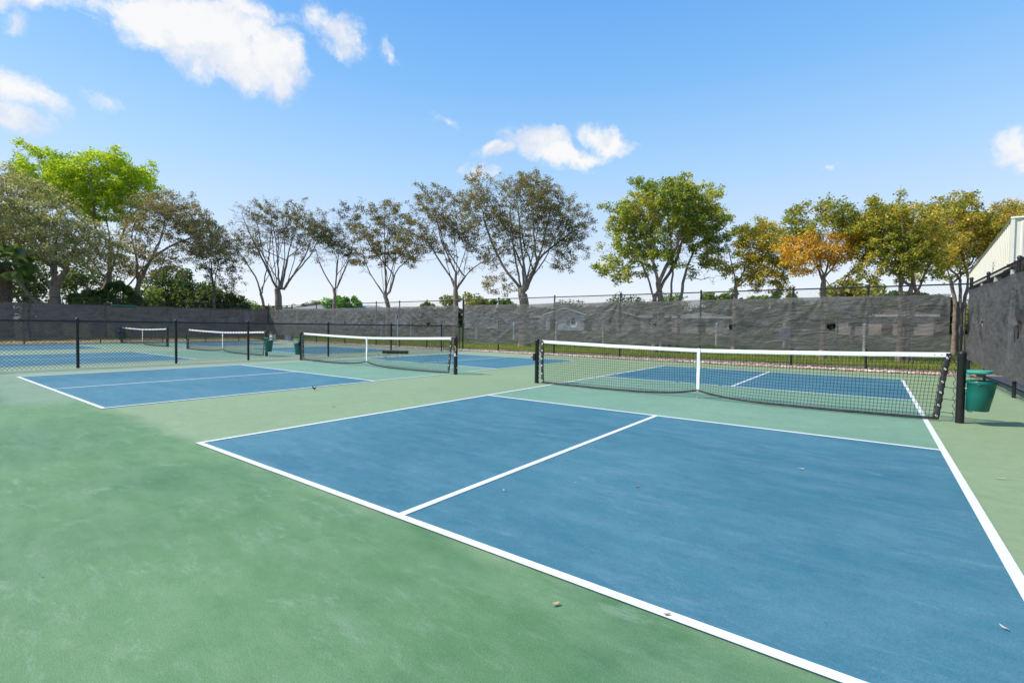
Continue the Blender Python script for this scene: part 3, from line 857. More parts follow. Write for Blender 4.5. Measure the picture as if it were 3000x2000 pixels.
# ------------------------------------------------------------------ buckets on the net posts
def make_bin():
    root = empty('waste_bucket', (0, 0, 0))            # origin: the post axis at ground level, bucket on +x
    c = (0.202, -0.01, 0.0)
    b = MB()
    prof = [(0.115, 0.192), (0.122, 0.185), (0.128, 0.190), (0.150, 0.40), (0.160, 0.535), (0.165, 0.540), (0.172, 0.545), (0.172, 0.575), (0.166, 0.580), (0.160, 0.575), (0.154, 0.53), (0.124, 0.205)]
    b.lathe(prof, c, 32)
    b.v[-1][:, :2] = (b.v[-1][:, :2] - np.array(c[:2])) * 0.90 + np.array(c[:2])
    b.v[-1][:, 0] += (b.v[-1][:, 2] - 0.58) * 0.10
    bk = b.build('bucket', M['bin_green'], root, True)
    for a in (-1.9, -1.1, 0.2):
        b = MB(); b.box((c[0] + 0.150 * math.cos(a), c[1] + 0.150 * math.sin(a), 0.553), (0.016, 0.03, 0.045), a)
        b.build('rim_tab', M['bin_green'], bk)
    b = MB()
    n = 20; poly = [(0.045, -0.10), (0.16, -0.135)]
    for k in range(n + 1):
        a = -math.pi / 2 + math.pi * k / n
        poly.append((0.20 + 0.105 * math.cos(a), 0.135 * math.sin(a)))
    poly += [(0.16, 0.135), (0.045, 0.10)]
    b.prism(poly, 0.690, 0.715)
    b.prism([(x * 0.92 + 0.012, y * 0.9) for x, y in poly], 0.674, 0.690)
    tr = b.build('tray', M['tray_green'], root)
    b = MB()
    b.add([(0.044, -0.02, 0.62), (0.044, 0.02, 0.62), (0.11, 0.02, 0.674), (0.11, -0.02, 0.674), (0.044, -0.02, 0.674), (0.044, 0.02, 0.674)],
          [(0, 1, 2, 3), (0, 3, 4), (1, 5, 2), (4, 3, 2, 5), (0, 4, 5, 1)])
    b.build('bracket', M['tray_green'], tr)
    b = MB()
    b.tube([(0.06, 0, 0.66), (0.075, -0.03, 0.63), (0.09, -0.03, 0.60), (0.08, -0.01, 0.575)], 0.005, 6); b.cyl((0.04, 0, 0.40), (0.07, 0, 0.40), 0.009, 8)
    b.build('hook', M['steel'], root)
    return root
bn = make_bin()
BINS = [((3.37, 0.07), 0.0, 'green bucket under a pale tray on the nearest net\'s right post'),
        ((-13.22, 0.245), math.pi, 'green bucket hung on the middle net\'s left post'),
        ((-15.93, 0.41), 0.0, 'green bucket on the net post just beyond the low dividing fence'),
        ((-33.53, 0.53), math.pi, 'small far green bucket on the farthest net\'s left post')]
for i, ((x, y), rz, lab) in enumerate(BINS):
    o = bn if i == 0 else copy_tree(bn)
    o.location = (x, y, 0); o.rotation_euler = (0, 0, rz)
    tag(o, lab, 'bucket', 'green buckets on the net posts')

# ------------------------------------------------------------------ roller squeegee by the dividing fence
br = empty('court_squeegee', (-14.06, 5.05, 0), R(32)); tag(br, 'wide foam roller squeegee standing by the low dividing fence', 'squeegee')
b = MB()
xs = np.linspace(-0.60, 0.52, 24)
b.tube(np.stack([xs, 0 * xs, 0.075 + 0 * xs], 1), 0.062 + 0.010 * np.sin(xs * 31) * rng.uniform(0.5, 1, 24), 12)
b.build('roller', M['foam'], br, True)
b = MB(); b.box((-0.04, 0.0, 0.150), (1.16, 0.05, 0.022)); b.box((-0.61, 0, 0.10), (0.03, 0.05, 0.11)); b.box((0.535, 0, 0.10), (0.03, 0.05, 0.11)); b.build('frame', M['steel'], br)
b = MB(); b.tube([(0.07, 0.0, 0.15), (0.06, 0.02, 0.30), (0.03, 0.05, 1.50)], 0.013, 8); hd = b.build('handle', M['steel'], br, True)
b = MB(); b.tube([(0.03, 0.05, 1.50), (0.027, 0.053, 1.64)], 0.019, 8); b.build('grip', M['black_vinyl'], hd, True)

# ------------------------------------------------------------------ small things
b = MB(); b.box((-33.62, 0.70, 2.235), (0.20, 1.18, 0.07)); b.box((-33.62, 0.70, 2.19), (0.16, 1.10, 0.03))
tag(b.build('shade_board', M['bin_green']), 'long thin green board hung at the top of the dark windscreen', 'board')
b = MB(); b.box((-34.9, 10.3, 0.28), (0.35, 0.3, 0.62)); b.box((-34.9, 10.3, 0.6), (0.38, 0.33, 0.03)); tag(b.build('utility_box', M['white_paint']), 'small white utility box at the far corner of the fences', 'utility box')
b = MB(); b.box((-32.2, 10.1, 0.22), (0.62, 0.34, 0.40)); b.box((-32.2, 10.1, 0.44), (0.66, 0.38, 0.05)); tag(b.build('cooler_box', M['pale_blue']), 'pale blue box on the ground behind the far corner screen', 'box')

def leaf_thing(x, y, L, W, rz, col, label, curl=0.005, z=0.011):
    L *= 0.8; W *= 0.8; n = 7; V = []; F = []
    for i in range(n):
        t = i / (n - 1); w = W * math.sin(math.pi * min(1, 0.06 + t * 0.94)) ** 0.8 * 0.5
        h = curl * (2 * t - 1) ** 2
        V += [(L * (t - 0.5), -w, h + 0.4 * curl), (L * (t - 0.5), 0, h), (L * (t - 0.5), w, h + 0.4 * curl)]
    for i in range(n - 1):
        for k in range(2): F.append((i * 3 + k, i * 3 + k + 1, i * 3 + k + 4, i * 3 + k + 3))
    b = MB(); b.add(V, F)
    o = b.build('fallen_leaf', col, loc=(x, y, z), smooth=True); o.rotation_euler = (0, 0, rz)
    tag(o, label, 'leaf', 'dry leaves fallen on the courts')
LB = plain('dry_leaf_brown', (0.36, 0.15, 0.06), 0.7, 0.3, 60); LT = plain('dry_leaf_tan', (0.55, 0.36, 0.17), 0.7, 0.3, 60); LP = plain('bleached_leaf', (0.60, 0.50, 0.40), 0.7, 0.2, 60); LD = plain('dark_leaf', (0.03, 0.03, 0.02), 0.8, 0.3, 40)
leaf_thing(1.946, -3.831, 0.06, 0.03, 0.4, LP, 'tan curled leaf on the blue half right of the centre line')
leaf_thing(1.004, -5.188, 0.055, 0.022, 1.2, LB, 'reddish brown leaf on the blue court near the middle')
leaf_thing(0.592, -5.401, 0.022, 0.015, 0.3, LP, 'tiny pale fleck of leaf on the blue court')
leaf_thing(0.266, -5.892, 0.055, 0.012, 2.6, LP, 'thin whitish leaf just right of the centre line')
leaf_thing(1.337, -6.911, 0.050, 0.022, 1.0, LT, 'orange tan leaf on the green apron below the baseline')
leaf_thing(1.752, -6.690, 0.042, 0.014, 0.8, LB, 'brown leaf lying on the white baseline')
leaf_thing(3.287, -3.091, 0.11, 0.016, 0.5, LP, 'long bleached leaf on the green right of the sideline')
leaf_thing(-5.859, -3.709, 0.10, 0.08, 0.5, LD, 'black crumpled leaf on the green between the courts', 0.05)
leaf_thing(-3.95, -4.55, 0.09, 0.02, 0.2, LD, 'thin dark leaf on the green near the blue court\'s left corner')
leaf_thing(0.44, -2.508, 0.045, 0.02, 0.1, LB, 'brown leaf just below the middle of the kitchen line')
leaf_thing(2.875, -5.931, 0.05, 0.015, 2.2, LP, 'pale leaf on the blue near the right sideline')
leaf_thing(-0.724, -8.213, 0.016, 0.012, 0, LP, 'tiny white fleck on the green at the bottom left corner')
leaf_thing(-0.96, -0.22, 0.05, 0.03, 0, LT, 'yellowish leaf under the left half of the nearest net')
leaf_thing(0.334, -1.178, 0.04, 0.025, 1, LT, 'orange leaf on the kitchen below the centre strap')
leaf_thing(-7.768, -1.23, 0.06, 0.05, 0, LP, 'white crumb of leaf in front of the middle net')
leaf_thing(-5.99, -2.616, 0.05, 0.04, 0, LP, 'pale crumb just outside the middle court\'s sideline')
leaf_thing(-4.629, -3.797, 0.05, 0.04, 0.8, LP, 'pale crumb on the green halfway between the two near courts')
for k, (x, y) in enumerate([(-13.6, 4.3), (-13.3, 4.0), (-13.0, 3.7), (-13.9, 4.0), (-12.8, 3.4), (-13.5, 3.3), (-12.6, 3.9), (-12.2, 3.0)]):
    leaf_thing(x, y, 0.11, 0.07, k * 0.9, LB, 'brown leaf in the swept litter beside the roller squeegee', 0.03)

# ------------------------------------------------------------------ white posts and sign behind the fence
def white_post():
    b = MB()
    b.lathe([(0.09, -0.1), (0.086, 1.62), (0.094, 1.63), (0.094, 1.68), (0.06, 1.72)], (0, 0, 0), 12)
    return b.build('marker_post', M['white_paint'], smooth=True)
wp = white_post()
wx = [6.40, 1.96, -2.45, -6.83, -11.30, -15.93, -20.58, -25.34, -30.10, -35.49, -39.99, -45.23]
wlab = ['white marker post seen past the right end of the windscreen', 'white marker post behind the screen, right of the blue sign', 'white marker post holding the blue sign',
        'white marker post behind the screen, nearest post left of the blue sign', 'white marker post seen above the nearest net\'s strap, second left of the sign', 'white marker post behind the green leafy tree, third left of the sign',
        'white marker post fourth left of the blue sign', 'white marker post below the broad bare oak, fifth left of the sign', 'white marker post sixth left of the blue sign',
        'white marker post just left of the windscreen joint at the gate', 'white marker post seen right of the squeegee handle', 'white marker post seen left of the squeegee handle']
for i, x in enumerate(wx):
    o = wp if i == 0 else copy_tree(wp)
    o.location = (x, 28.8, float(lawn_z(np.array(x), np.array(28.8)))); tag(o, wlab[i], 'post', 'white posts in a row behind the back fence')
sg = empty('notice_sign', (-2.43, 28.70, 0)); tag(sg, 'pale blue notice panel fixed to a white post behind the windscreen', 'sign')
b = MB(); b.box((0, 0, 0.98), (0.66, 0.02, 0.84)); pn = b.build('panel', M['sign_blue'], sg)
b = MB(); r2 = random.Random(4)
for k in range(9):
    z = 1.32 - k * 0.085; x = -0.27
    while x < 0.24:
        w = r2.uniform(0.04, 0.12); b.box((x + w / 2, -0.0125, z), (w, 0.003, 0.042)); x += w + 0.03
b.build('lettering', M['sign_text'], pn)
TREES = {
'T1': {'base':[-47.0,0.01],'stems':[[[-47.06,0.04,-0.1],[-47.06,0.04,2.48],[-47.15,0.03,3.79],[-48.94,-1.24,5.74],[-50.29,-2.2,7.03]],[[-47.15,0.03,3.79],[-47.36,-0.06,5.76],[-48.07,-0.51,7.72]],[[-47.1,0.07,3.73],[-46.31,0.73,5.77],[-45.83,1.15,7.42]],[[-47.93,-0.61,-0.1],[-47.93,-0.61,2.3],[-48.88,-1.27,3.44],[-49.98,-2.03,5.06],[-50.79,-2.6,6.04]]],'blobs':[[-50.64,-2.34,9.98,3.28,2.95],[-48.5,-0.79,9.02,2.95,2.63],[-46.61,0.55,7.08,2.95,1.97],[-44.76,1.92,6.78,1.97,1.81],[-48.97,-1.22,6.72,2.95,1.64],[-52.17,-3.55,8.31,2.63,2.95]]},
'T2': {'base':[-52.0,3.92],'stems':[[[-52.08,3.96,-0.1],[-52.08,3.96,2.74],[-51.68,4.35,5.05],[-51.61,4.51,8.11],[-52.15,4.22,11.17]],[[-51.68,4.35,5.05],[-50.99,4.97,8.12],[-50.31,5.6,11.2]],[[-51.61,4.51,8.11],[-53.97,2.83,10.38],[-55.88,1.49,12.65]]],'blobs':[[-56.69,0.95,14.36,2.11,1.92],[-52.22,4.27,13.85,3.26,2.11],[-50.36,5.63,13.11,2.11,1.92],[-54.03,2.87,12.68,2.68,1.53],[-57.76,0.14,14.16,1.15,1.34],[-51.85,4.46,11.56,2.3,1.53]]},
'T3': {'base':[-46.0,4.62],'stems':[[[-46.01,4.71,-0.1],[-46.01,4.71,2.67],[-45.89,4.86,4.45],[-46.02,4.83,6.23],[-46.51,4.55,8.36],[-46.0,5.01,10.5]],[[-45.89,4.86,4.45],[-45.03,5.58,6.6],[-43.64,6.67,7.69],[-41.94,7.96,8.42]],[[-46.78,4.13,-0.1],[-46.78,4.13,2.58],[-47.04,4.02,4.79],[-47.54,3.7,6.2],[-46.78,4.32,7.64]]],'blobs':[[-43.7,6.7,9.82,2.67,1.78],[-45.67,5.2,9.08,1.96,2.14],[-42.21,7.73,7.71,2.14,1.6],[-45.31,5.36,6.24,2.14,1.25],[-40.78,8.8,7.73,1.42,1.25]]},
'T3b': {'base':[-45.0,10.09],'stems':[[[-45.01,10.19,-0.1],[-45.01,10.19,2.81],[-45.07,10.22,4.84],[-44.72,10.56,7.18]],[[-45.06,10.22,4.45],[-45.65,9.86,6.78],[-45.85,9.77,8.34]]],'blobs':[[-44.88,10.45,7.18,1.95,1.76],[-44.2,10.88,5.24,1.56,1.56],[-45.87,9.78,9.12,1.56,1.17]]},
'T4': {'base':[-43.8,15.5],'stems':[[[-43.95,15.5,-0.1],[-43.95,15.5,3.1],[-43.98,15.52,4.28],[-45.07,14.81,6.89],[-46.33,13.97,9.82],[-47.07,13.5,11.93]],[[-43.92,15.57,4.45],[-44.28,15.47,9.01],[-44.88,15.15,12.38]],[[-43.81,15.65,4.45],[-43.25,16.23,8.6],[-42.49,16.91,11.99]],[[-43.71,15.72,4.37],[-42.04,17.1,7.77],[-40.96,18.04,11.59]],[[-45.1,14.64,-0.1],[-45.1,14.64,3.08],[-45.71,14.28,5.61],[-47.13,13.31,8.12]],[[-43.92,15.57,4.45],[-43.56,15.96,7.75],[-43.84,15.9,11.55]]],'blobs':[[-46.17,14.1,10.25,1.9,2.75],[-44.5,15.38,11.12,2.11,2.32],[-42.45,16.89,10.3,2.11,2.54],[-40.91,18.02,9.9,1.27,2.54],[-46.78,13.56,7.71,1.27,1.48]]},
'T5': {'base':[-34.65,15.5],'stems':[[[-34.73,15.55,-0.1],[-34.73,15.55,3.12],[-34.69,15.61,4.06],[-35.64,14.97,5.91],[-36.3,14.56,8.14]],[[-34.7,15.61,4.13],[-34.62,15.77,7.04],[-34.84,15.7,9.28]],[[-34.67,15.63,4.13],[-33.87,16.32,6.68],[-33.48,16.7,8.93]]],'blobs':[[-35.7,15.01,8.15,1.31,1.87],[-34.68,15.8,8.91,1.31,2.24],[-33.61,16.57,8.18,1.31,2.24],[-34.28,16.17,10.78,0.75,0.75]]},
'T6': {'base':[-27.51,15.5],'stems':[[[-27.58,15.54,-0.1],[-27.58,15.54,2.91],[-27.93,15.32,3.81],[-28.77,14.74,5.13],[-29.6,14.15,6.13]],[[-27.79,15.41,3.54],[-27.7,15.54,5.15],[-28.14,15.27,6.82],[-28.6,15.0,8.82]],[[-27.57,15.57,3.54],[-27.17,15.95,5.49],[-26.26,16.66,6.51],[-25.6,17.18,7.19]]],'blobs':[[-29.1,14.58,7.47,1.51,2.01],[-28.06,15.4,8.5,1.68,2.01],[-26.42,16.58,7.51,1.51,1.68],[-29.44,14.42,10.15,0.84,0.84],[-27.69,15.72,9.84,0.84,1.01]]},
'T7': {'base':[-20.42,15.5],'stems':[[[-20.49,15.54,-0.1],[-20.49,15.54,2.98],[-20.57,15.53,4.16],[-21.44,14.93,5.63],[-22.19,14.42,7.11]],[[-20.54,15.54,4.1],[-20.49,15.64,5.94],[-20.79,15.5,8.02]],[[-20.51,15.55,3.72],[-19.76,16.16,5.06],[-19.06,16.71,5.67],[-18.58,17.06,5.68]]],'blobs':[[-22.68,14.07,7.4,1.34,1.78],[-21.51,14.97,8.31,1.63,2.08],[-20.3,15.85,7.43,1.19,2.08],[-22.03,14.64,9.78,1.04,0.89],[-19.3,16.53,5.67,1.34,0.89]]},
'T8': {'base':[-14.68,15.5],'stems':[[[-14.73,15.53,-0.1],[-14.73,15.53,2.71],[-14.97,15.39,3.64],[-15.75,14.85,4.69],[-16.43,14.4,6.28],[-16.9,14.11,7.87]],[[-14.8,15.52,3.53],[-14.92,15.5,5.5],[-15.29,15.3,7.62]],[[-14.75,15.55,3.43],[-14.06,16.14,5.51],[-13.03,16.95,6.59],[-12.4,17.44,7.13]],[[-14.76,15.55,3.59],[-14.39,15.9,5.77],[-14.13,16.18,7.91]]],'blobs':[[-16.7,14.28,8.4,1.73,1.6],[-14.99,15.55,8.43,2.39,1.86],[-13.27,16.81,7.65,1.86,1.6],[-16.96,14.15,9.99,0.93,0.8],[-14.94,15.52,6.3,1.86,1.06],[-12.79,17.1,5.8,1.2,1.06],[-12.19,17.6,7.4,0.8,1.06],[-16.15,14.52,3.89,0.93,0.53]]},
'T9': {'base':[-5.96,15.5],'stems':[[[-6.44,15.2,-0.1],[-6.44,15.2,2.41],[-6.74,15.02,3.72],[-7.11,14.78,4.59]],[[-6.18,15.4,-0.1],[-6.18,15.4,2.42],[-6.39,15.29,3.73],[-6.79,15.05,5.48]],[[-5.82,15.66,-0.1],[-5.82,15.66,2.42],[-5.78,15.75,4.18],[-5.92,15.72,5.93]],[[-5.47,15.92,-0.1],[-5.47,15.92,2.43],[-5.26,16.15,4.18],[-4.85,16.5,5.5]]],'blobs':[[-6.13,15.6,7.02,2.41,1.32],[-7.5,14.54,5.9,1.32,1.53],[-4.7,16.64,6.16,1.32,1.53],[-6.26,15.45,5.48,1.97,1.1],[-7.99,14.12,4.36,0.88,0.77],[-4.48,16.74,4.63,0.99,0.99],[-5.62,16.01,7.9,1.1,0.55],[-7.03,14.97,8.1,0.66,0.44]]},
'T10': {'base':[-2.95,16.5],'stems':[[[-3.0,16.53,-0.1],[-3.0,16.53,2.62],[-2.99,16.57,3.46],[-3.19,16.46,4.51],[-3.38,16.35,5.35]],[[-2.98,16.56,3.25],[-2.59,16.9,4.31],[-2.02,17.35,5.16]]],'blobs':[[-2.37,17.1,5.36,1.37,0.95],[-3.03,16.59,4.93,0.95,1.26],[-1.34,17.85,4.75,0.95,1.05],[-2.16,17.21,4.1,1.26,0.74],[-1.65,17.58,3.58,0.84,0.46]]},
'T11': {'base':[0.75,15.5],'stems':[[[0.71,15.53,-0.1],[0.71,15.53,2.48],[0.64,15.51,3.4],[0.32,15.3,4.12],[0.01,15.09,4.85]],[[0.66,15.52,3.21],[0.83,15.69,4.31],[1.18,15.97,5.05]],[[1.18,15.88,-0.1],[1.18,15.88,2.49],[1.37,16.06,3.41],[1.86,16.45,4.15]]],'blobs':[[0.43,15.44,5.77,1.28,0.73],[0.16,15.2,4.85,0.92,0.92],[1.46,16.2,5.42,1.1,0.92],[0.75,15.64,4.68,1.28,0.64],[2.07,16.63,4.88,0.64,0.64],[-0.27,14.87,4.3,0.82,0.64]]},
'T12': {'base':[3.43,16.0],'stems':[[[3.25,15.92,-0.1],[3.25,15.92,2.44],[3.15,15.89,3.65],[2.92,15.75,4.51]],[[3.46,16.08,-0.1],[3.46,16.08,2.45],[3.64,16.25,3.48],[3.75,16.37,4.52]],[[3.6,16.18,-0.1],[3.6,16.18,2.45],[4.05,16.56,3.66],[4.3,16.78,4.35]]],'blobs':[[2.76,15.66,5.19,1.21,1.03],[3.73,16.38,5.21,1.12,1.03],[3.07,15.84,3.99,1.03,0.6],[3.43,16.18,5.89,0.86,0.43],[2.31,15.28,3.89,0.69,0.6],[4.11,16.62,4.01,0.78,0.55]]},
'T13': {'base':[6.18,27.0],'stems':[[[5.93,26.89,-0.1],[5.93,26.89,2.94],[5.61,26.7,4.35],[5.21,26.44,5.29]],[[6.12,27.03,-0.1],[6.12,27.03,2.94],[6.08,27.06,4.6],[6.14,27.16,6.02]],[[6.31,27.17,-0.1],[6.31,27.17,2.94],[6.55,27.41,4.6],[7.08,27.86,6.03]]],'blobs':[[5.17,26.45,6.48,1.07,1.42],[6.32,27.3,6.26,1.3,1.42],[7.45,28.15,6.51,1.18,1.18],[5.71,26.9,7.67,0.95,0.59],[4.83,26.15,5.29,1.18,1.07]]},
'T14': {'base':[8.42,29.0],'stems':[[[8.56,29.18,-0.1],[8.56,29.18,2.99],[8.59,29.28,5.14],[8.64,29.38,6.82]],[[8.57,29.25,4.67],[7.99,28.87,6.09]]],'blobs':[[8.25,29.1,7.05,1.08,0.96],[9.01,29.68,7.54,1.2,0.96],[7.9,28.8,6.09,0.96,0.96]]},
}
# ------------------------------------------------------------------ trees
RIGHT = np.array((math.cos(YAW), math.sin(YAW), 0)); DEPTH = np.array((-math.sin(YAW), math.cos(YAW), 0))
def in_blobs(rg, blobs, n, shell=0.35):
    vol = np.array([b[3] ** 2 * b[4] for b in blobs]); vol /= vol.sum()
    k = rg.choice(len(blobs), n, p=vol)
    v = rg.normal(size=(n, 3)); v /= np.linalg.norm(v, axis=1)[:, None]
    r = rg.uniform(shell ** 3, 1, n) ** (1 / 3)
    v = v * r[:, None]
    B = np.array(blobs)[k]
    return B[:, :3] + v[:, 0:1] * B[:, 3:4] * RIGHT + v[:, 1:2] * B[:, 3:4] * 0.85 * DEPTH + np.stack([0 * r, 0 * r, v[:, 2] * B[:, 4]], 1)

def colonize(rg, attr, stems, D, di, dk, iters=140, up=0.05):
    pos = []; par = []
    for s in stems:
        s = np.array(s); last = -1; first = True
        start = s[0]
        if pos:
            d = np.linalg.norm(np.array(pos) - start, axis=1); j = int(d.argmin())
            if d[j] < 1.2 and start[2] > 0.3: last = j
        for a, b in zip(s[:-1], s[1:]):
            m = max(1, int(np.linalg.norm(b - a) / D))
            side = np.cross(b - a, (0, 0, 1.0)); side /= np.linalg.norm(side) + 1e-9
            for i in range(m):
                if i == 0 and (last >= 0): continue
                p = a + (b - a) * i / m
                if p[2] > 0.8: p = p + (side * math.sin(i * D * 1.9 + len(pos)) * 0.03 + side * rg.normal(0, 0.05) * D + DEPTH * rg.normal(0, 0.06) * D)
                pos.append(p); par.append(last); last = len(pos) - 1
        pos.append(s[-1]); par.append(last)
    nodes = np.array(pos); n0 = len(nodes)
    N = np.zeros((60000, 3)); N[:n0] = nodes; cnt = n0
    near = np.zeros(len(attr), int); dist = np.full(len(attr), 1e9)
    def upd(i0, i1):
        for c in range(i0, i1, 400):
            e = min(i1, c + 400)
            dd = np.linalg.norm(attr[:, None] - N[None, c:e], axis=2)
            j = dd.argmin(1); v = dd[np.arange(len(attr)), j]
            w = v < dist; dist[w] = v[w]; near[w] = j[w] + c
    upd(0, cnt)
    alive = np.ones(len(attr), bool)
    for it in range(iters):
        alive &= dist > dk
        a = np.where(alive & (dist < di))[0]
        if len(a) == 0:
            if alive.sum() < 5: break
            di *= 1.3
            if di > 12: break
            continue
        dv = attr[a] - N[near[a]]; dv /= np.linalg.norm(dv, axis=1)[:, None]
        acc = np.zeros((cnt, 3)); np.add.at(acc, near[a], dv)
        g = np.where(np.abs(acc).sum(1) > 0)[0]
        v = acc[g]; ln = np.linalg.norm(v, axis=1); ok = ln > 0.05; g = g[ok]; v = v[ok] / ln[ok][:, None]
        v = v + rg.normal(0, 0.16, v.shape); v[:, 2] += up; v /= np.linalg.norm(v, axis=1)[:, None]
        newp = N[g] + v * D
        dmin = np.full(len(newp), 9.0)
        for c in range(0, len(newp), 400):
            dmin[c:c + 400] = np.linalg.norm(newp[c:c + 400, None] - N[None, :cnt], axis=2).min(1)
        ok = dmin > D * 0.45; newp = newp[ok]; g = g[ok]
        if len(newp) == 0:
            alive[a] = False; continue
        if cnt + len(newp) > 59000: break
        N[cnt:cnt + len(newp)] = newp; par.extend(g.tolist()); o = cnt; cnt += len(newp)
        upd(o, cnt)
    return N[:cnt].copy(), np.array(par)

def branch_mesh(N, par, tip, base_r, expo=2.2):
    n = len(N); r = np.zeros(n); kids = [[] for _ in range(n)]
    for i in range(n - 1, -1, -1): 
        if par[i] >= 0: kids[par[i]].append(i)
    acc = np.zeros(n); order = np.argsort([0] * n)
    depth = np.zeros(n, int)
    for i in range(n):
        depth[i] = 0 if par[i] < 0 else depth[par[i]] + 1
    for i in np.argsort(-depth, kind='stable'):
        if acc[i] == 0: acc[i] = tip ** expo
        if par[i] >= 0: acc[par[i]] += acc[i]
    r = acc ** (1 / expo)
    roots = np.where(par < 0)[0]
    q = (r - tip) / max(r[roots].max() - tip, 1e-6)
    r = tip * 0.8 + (base_r - tip) * np.clip(q, 0, 1) ** 1.25
    zr = np.clip((N[:, 2] - 2.0) / max(N[:, 2].max() - 2.0, 1), 0, 1)
    r = np.maximum(tip * 0.8, r * (1 - 0.55 * zr))
    b = MB()
    main = [max(k, key=lambda j: r[j]) if k else -1 for k in kids]
    starts = [i for i in range(n) if par[i] < 0 or main[par[i]] != i]
    for s in starts:
        path = [par[s]] if par[s] >= 0 else []
        i = s
        while i >= 0: path.append(i); i = main[i]
        if len(path) < 2: continue
        P = N[path].copy(); rr = r[path].copy()
        if par[s] >= 0: rr[0] = rr[1] * 1.15
        else:
            flare = np.clip((1.3 - P[:, 2]) / 1.3, 0, 1); rr = rr * (1 + 0.45 * flare ** 2)
        b.tube(P, rr, 9 if rr[1] > 0.10 else (6 if rr[1] > 0.04 else 4), caps=rr[0] > 0.04)
    return b, r, kids, depth

def leaves(rg, C, size, asp, pal, pw, clump=None, updown=0.25):
    """C (n,3) leaf centres -> V, F, col.  pal list of colours, pw weights (n, k)"""
    n = len(C)
    d = rg.normal(size=(n, 3)); d[:, 2] = d[:, 2] * 0.6 - updown; d /= np.linalg.norm(d, axis=1)[:, None]
    w = np.cross(d, rg.normal(size=(n, 3))); w /= np.linalg.norm(w, axis=1)[:, None]
    nn = np.cross(d, w)
    L = (size * rg.uniform(0.65, 1.25, n))[:, None]; W = L * asp * 0.5
    V = np.stack([C - d * L * 0.5, C + w * W - d * L * 0.05 + nn * L * 0.06, C + d * L * 0.5, C - w * W - d * L * 0.05 + nn * L * 0.06], 1).reshape(-1, 3)
    F = np.arange(4 * n).reshape(-1, 4)
    pal = np.array(pal); cum = np.cumsum(pw / pw.sum(1, keepdims=True), axis=1)
    k = (rg.uniform(size=(n, 1)) > cum).sum(1).clip(0, len(pal) - 1)
    c = pal[k] * rg.uniform(0.72, 1.28, (n, 1))
    col = np.repeat(np.concatenate([c, np.ones((n, 1))], 1), 4, 0)
    return V, F, col

def tree(data, name, label, seed, attr_n, D, dk, tip, base_r, per_tip, size, spread, pal, mixer, bark='trunk', asp=0.5, twig=2, group='trees beyond the fences', shell=0.35, keep=1.0, sub=1, gaps=0.22, extra=4, up=0.12, clump=0.0, bright=2.0):
    rg = np.random.default_rng(seed)
    attr = in_blobs(rg, data['blobs'], attr_n, shell)
    attr = attr[attr[:, 2] > 1.2]
    e = fbm(attr[:, 0] * 0.55 + attr[:, 2] * 0.5, attr[:, 2] * 0.6 + attr[:, 1] * 0.45, 3, seed)
    attr = attr[e > np.quantile(e, gaps)]
    attr = attr + rg.normal(0, D, attr.shape) + np.where(rg.uniform(size=(len(attr), 1)) < 0.05, 1, 0) * rg.normal(0, 1.7 * D, attr.shape)
    stems = [list(map(list, q)) for q in data['stems']]
    zc = np.quantile(attr[:, 2], 0.45); hi = attr[attr[:, 2] > zc]
    for k in range(extra):
        q = data['stems'][k % len(data['stems'])]
        j0 = 1 if q[0][2] < 0.3 and len(q) > 3 else 0; f0 = rg.uniform(0.15, 0.9); a = np.array(q[j0 + 0]) * (1 - f0) + np.array(q[j0 + 1]) * f0; e = hi[rg.integers(len(hi))]
        mid = a * 0.5 + e * 0.5; mid[:2] += (e[:2] - a[:2]) * 0.10; mid[2] -= 0.05 * np.linalg.norm(e - a)
        stems.append([list(a), list(mid), list(a * 0.12 + e * 0.88)])
    N, par = colonize(rg, attr, stems, D, 3.2, dk, up=up)
    b, r, kids, depth = branch_mesh(N, par, tip, base_r)
    n = len(N)
    tips = np.array([i for i in range(n) if not kids[i]])
    acc_t = np.quantile(r, 0.72); thin = np.where((r <= acc_t) & (N[:, 2] > 1.8))[0]
    # fine twigs
    T = np.repeat(N[thin], twig, 0)
    dirs = rg.normal(size=T.shape); dirs[:, 2] += 0.35; dirs /= np.linalg.norm(dirs, axis=1)[:, None]
    E = T + dirs * rg.uniform(0.25, 0.75, (len(T), 1)) * spread * 1.1
    V, F = segs(T, E, tip * 0.5, 3)
    b.add(V, F)
    bx0 = data['base']
    root = empty(name, (bx0[0], bx0[1], 0))
    tag(root, label, 'tree', group)
    off = np.array((bx0[0], bx0[1], 0))
    b.v = [v - off for v in b.v]
    b.build('trunk', M[bark], root, True)
    # leaves in clumps at twig ends and along thin wood
    sel = rg.uniform(size=len(E)) < keep
    ce = np.concatenate([E[sel], N[tips]])
    if clump > 0:
        e = fbm(ce[:, 0] * 0.75 + ce[:, 2] * 0.3, ce[:, 2] * 0.8 + ce[:, 1] * 0.5, 3, seed + 50)
        ce = ce[e > np.quantile(e, clump)]
    m = len(ce) * per_tip
    q = rg.normal(size=(m, 3)); q /= np.linalg.norm(q, axis=1)[:, None]
    C = np.repeat(ce, per_tip, 0) + q * (rg.uniform(0, 1, (m, 1)) ** 0.5) * spread * np.array([1, 1, 0.75])
    if sub > 1: C = C[rg.uniform(size=len(C)) < 1.0 / sub]
    pw = mixer(C, data)
    V, F, col = leaves(rg, C, size, asp, pal, pw); col[:, :3] *= bright
    finish('crown', raw_mesh('crown', V - off, F, col), M['leaf'], root)
    return root

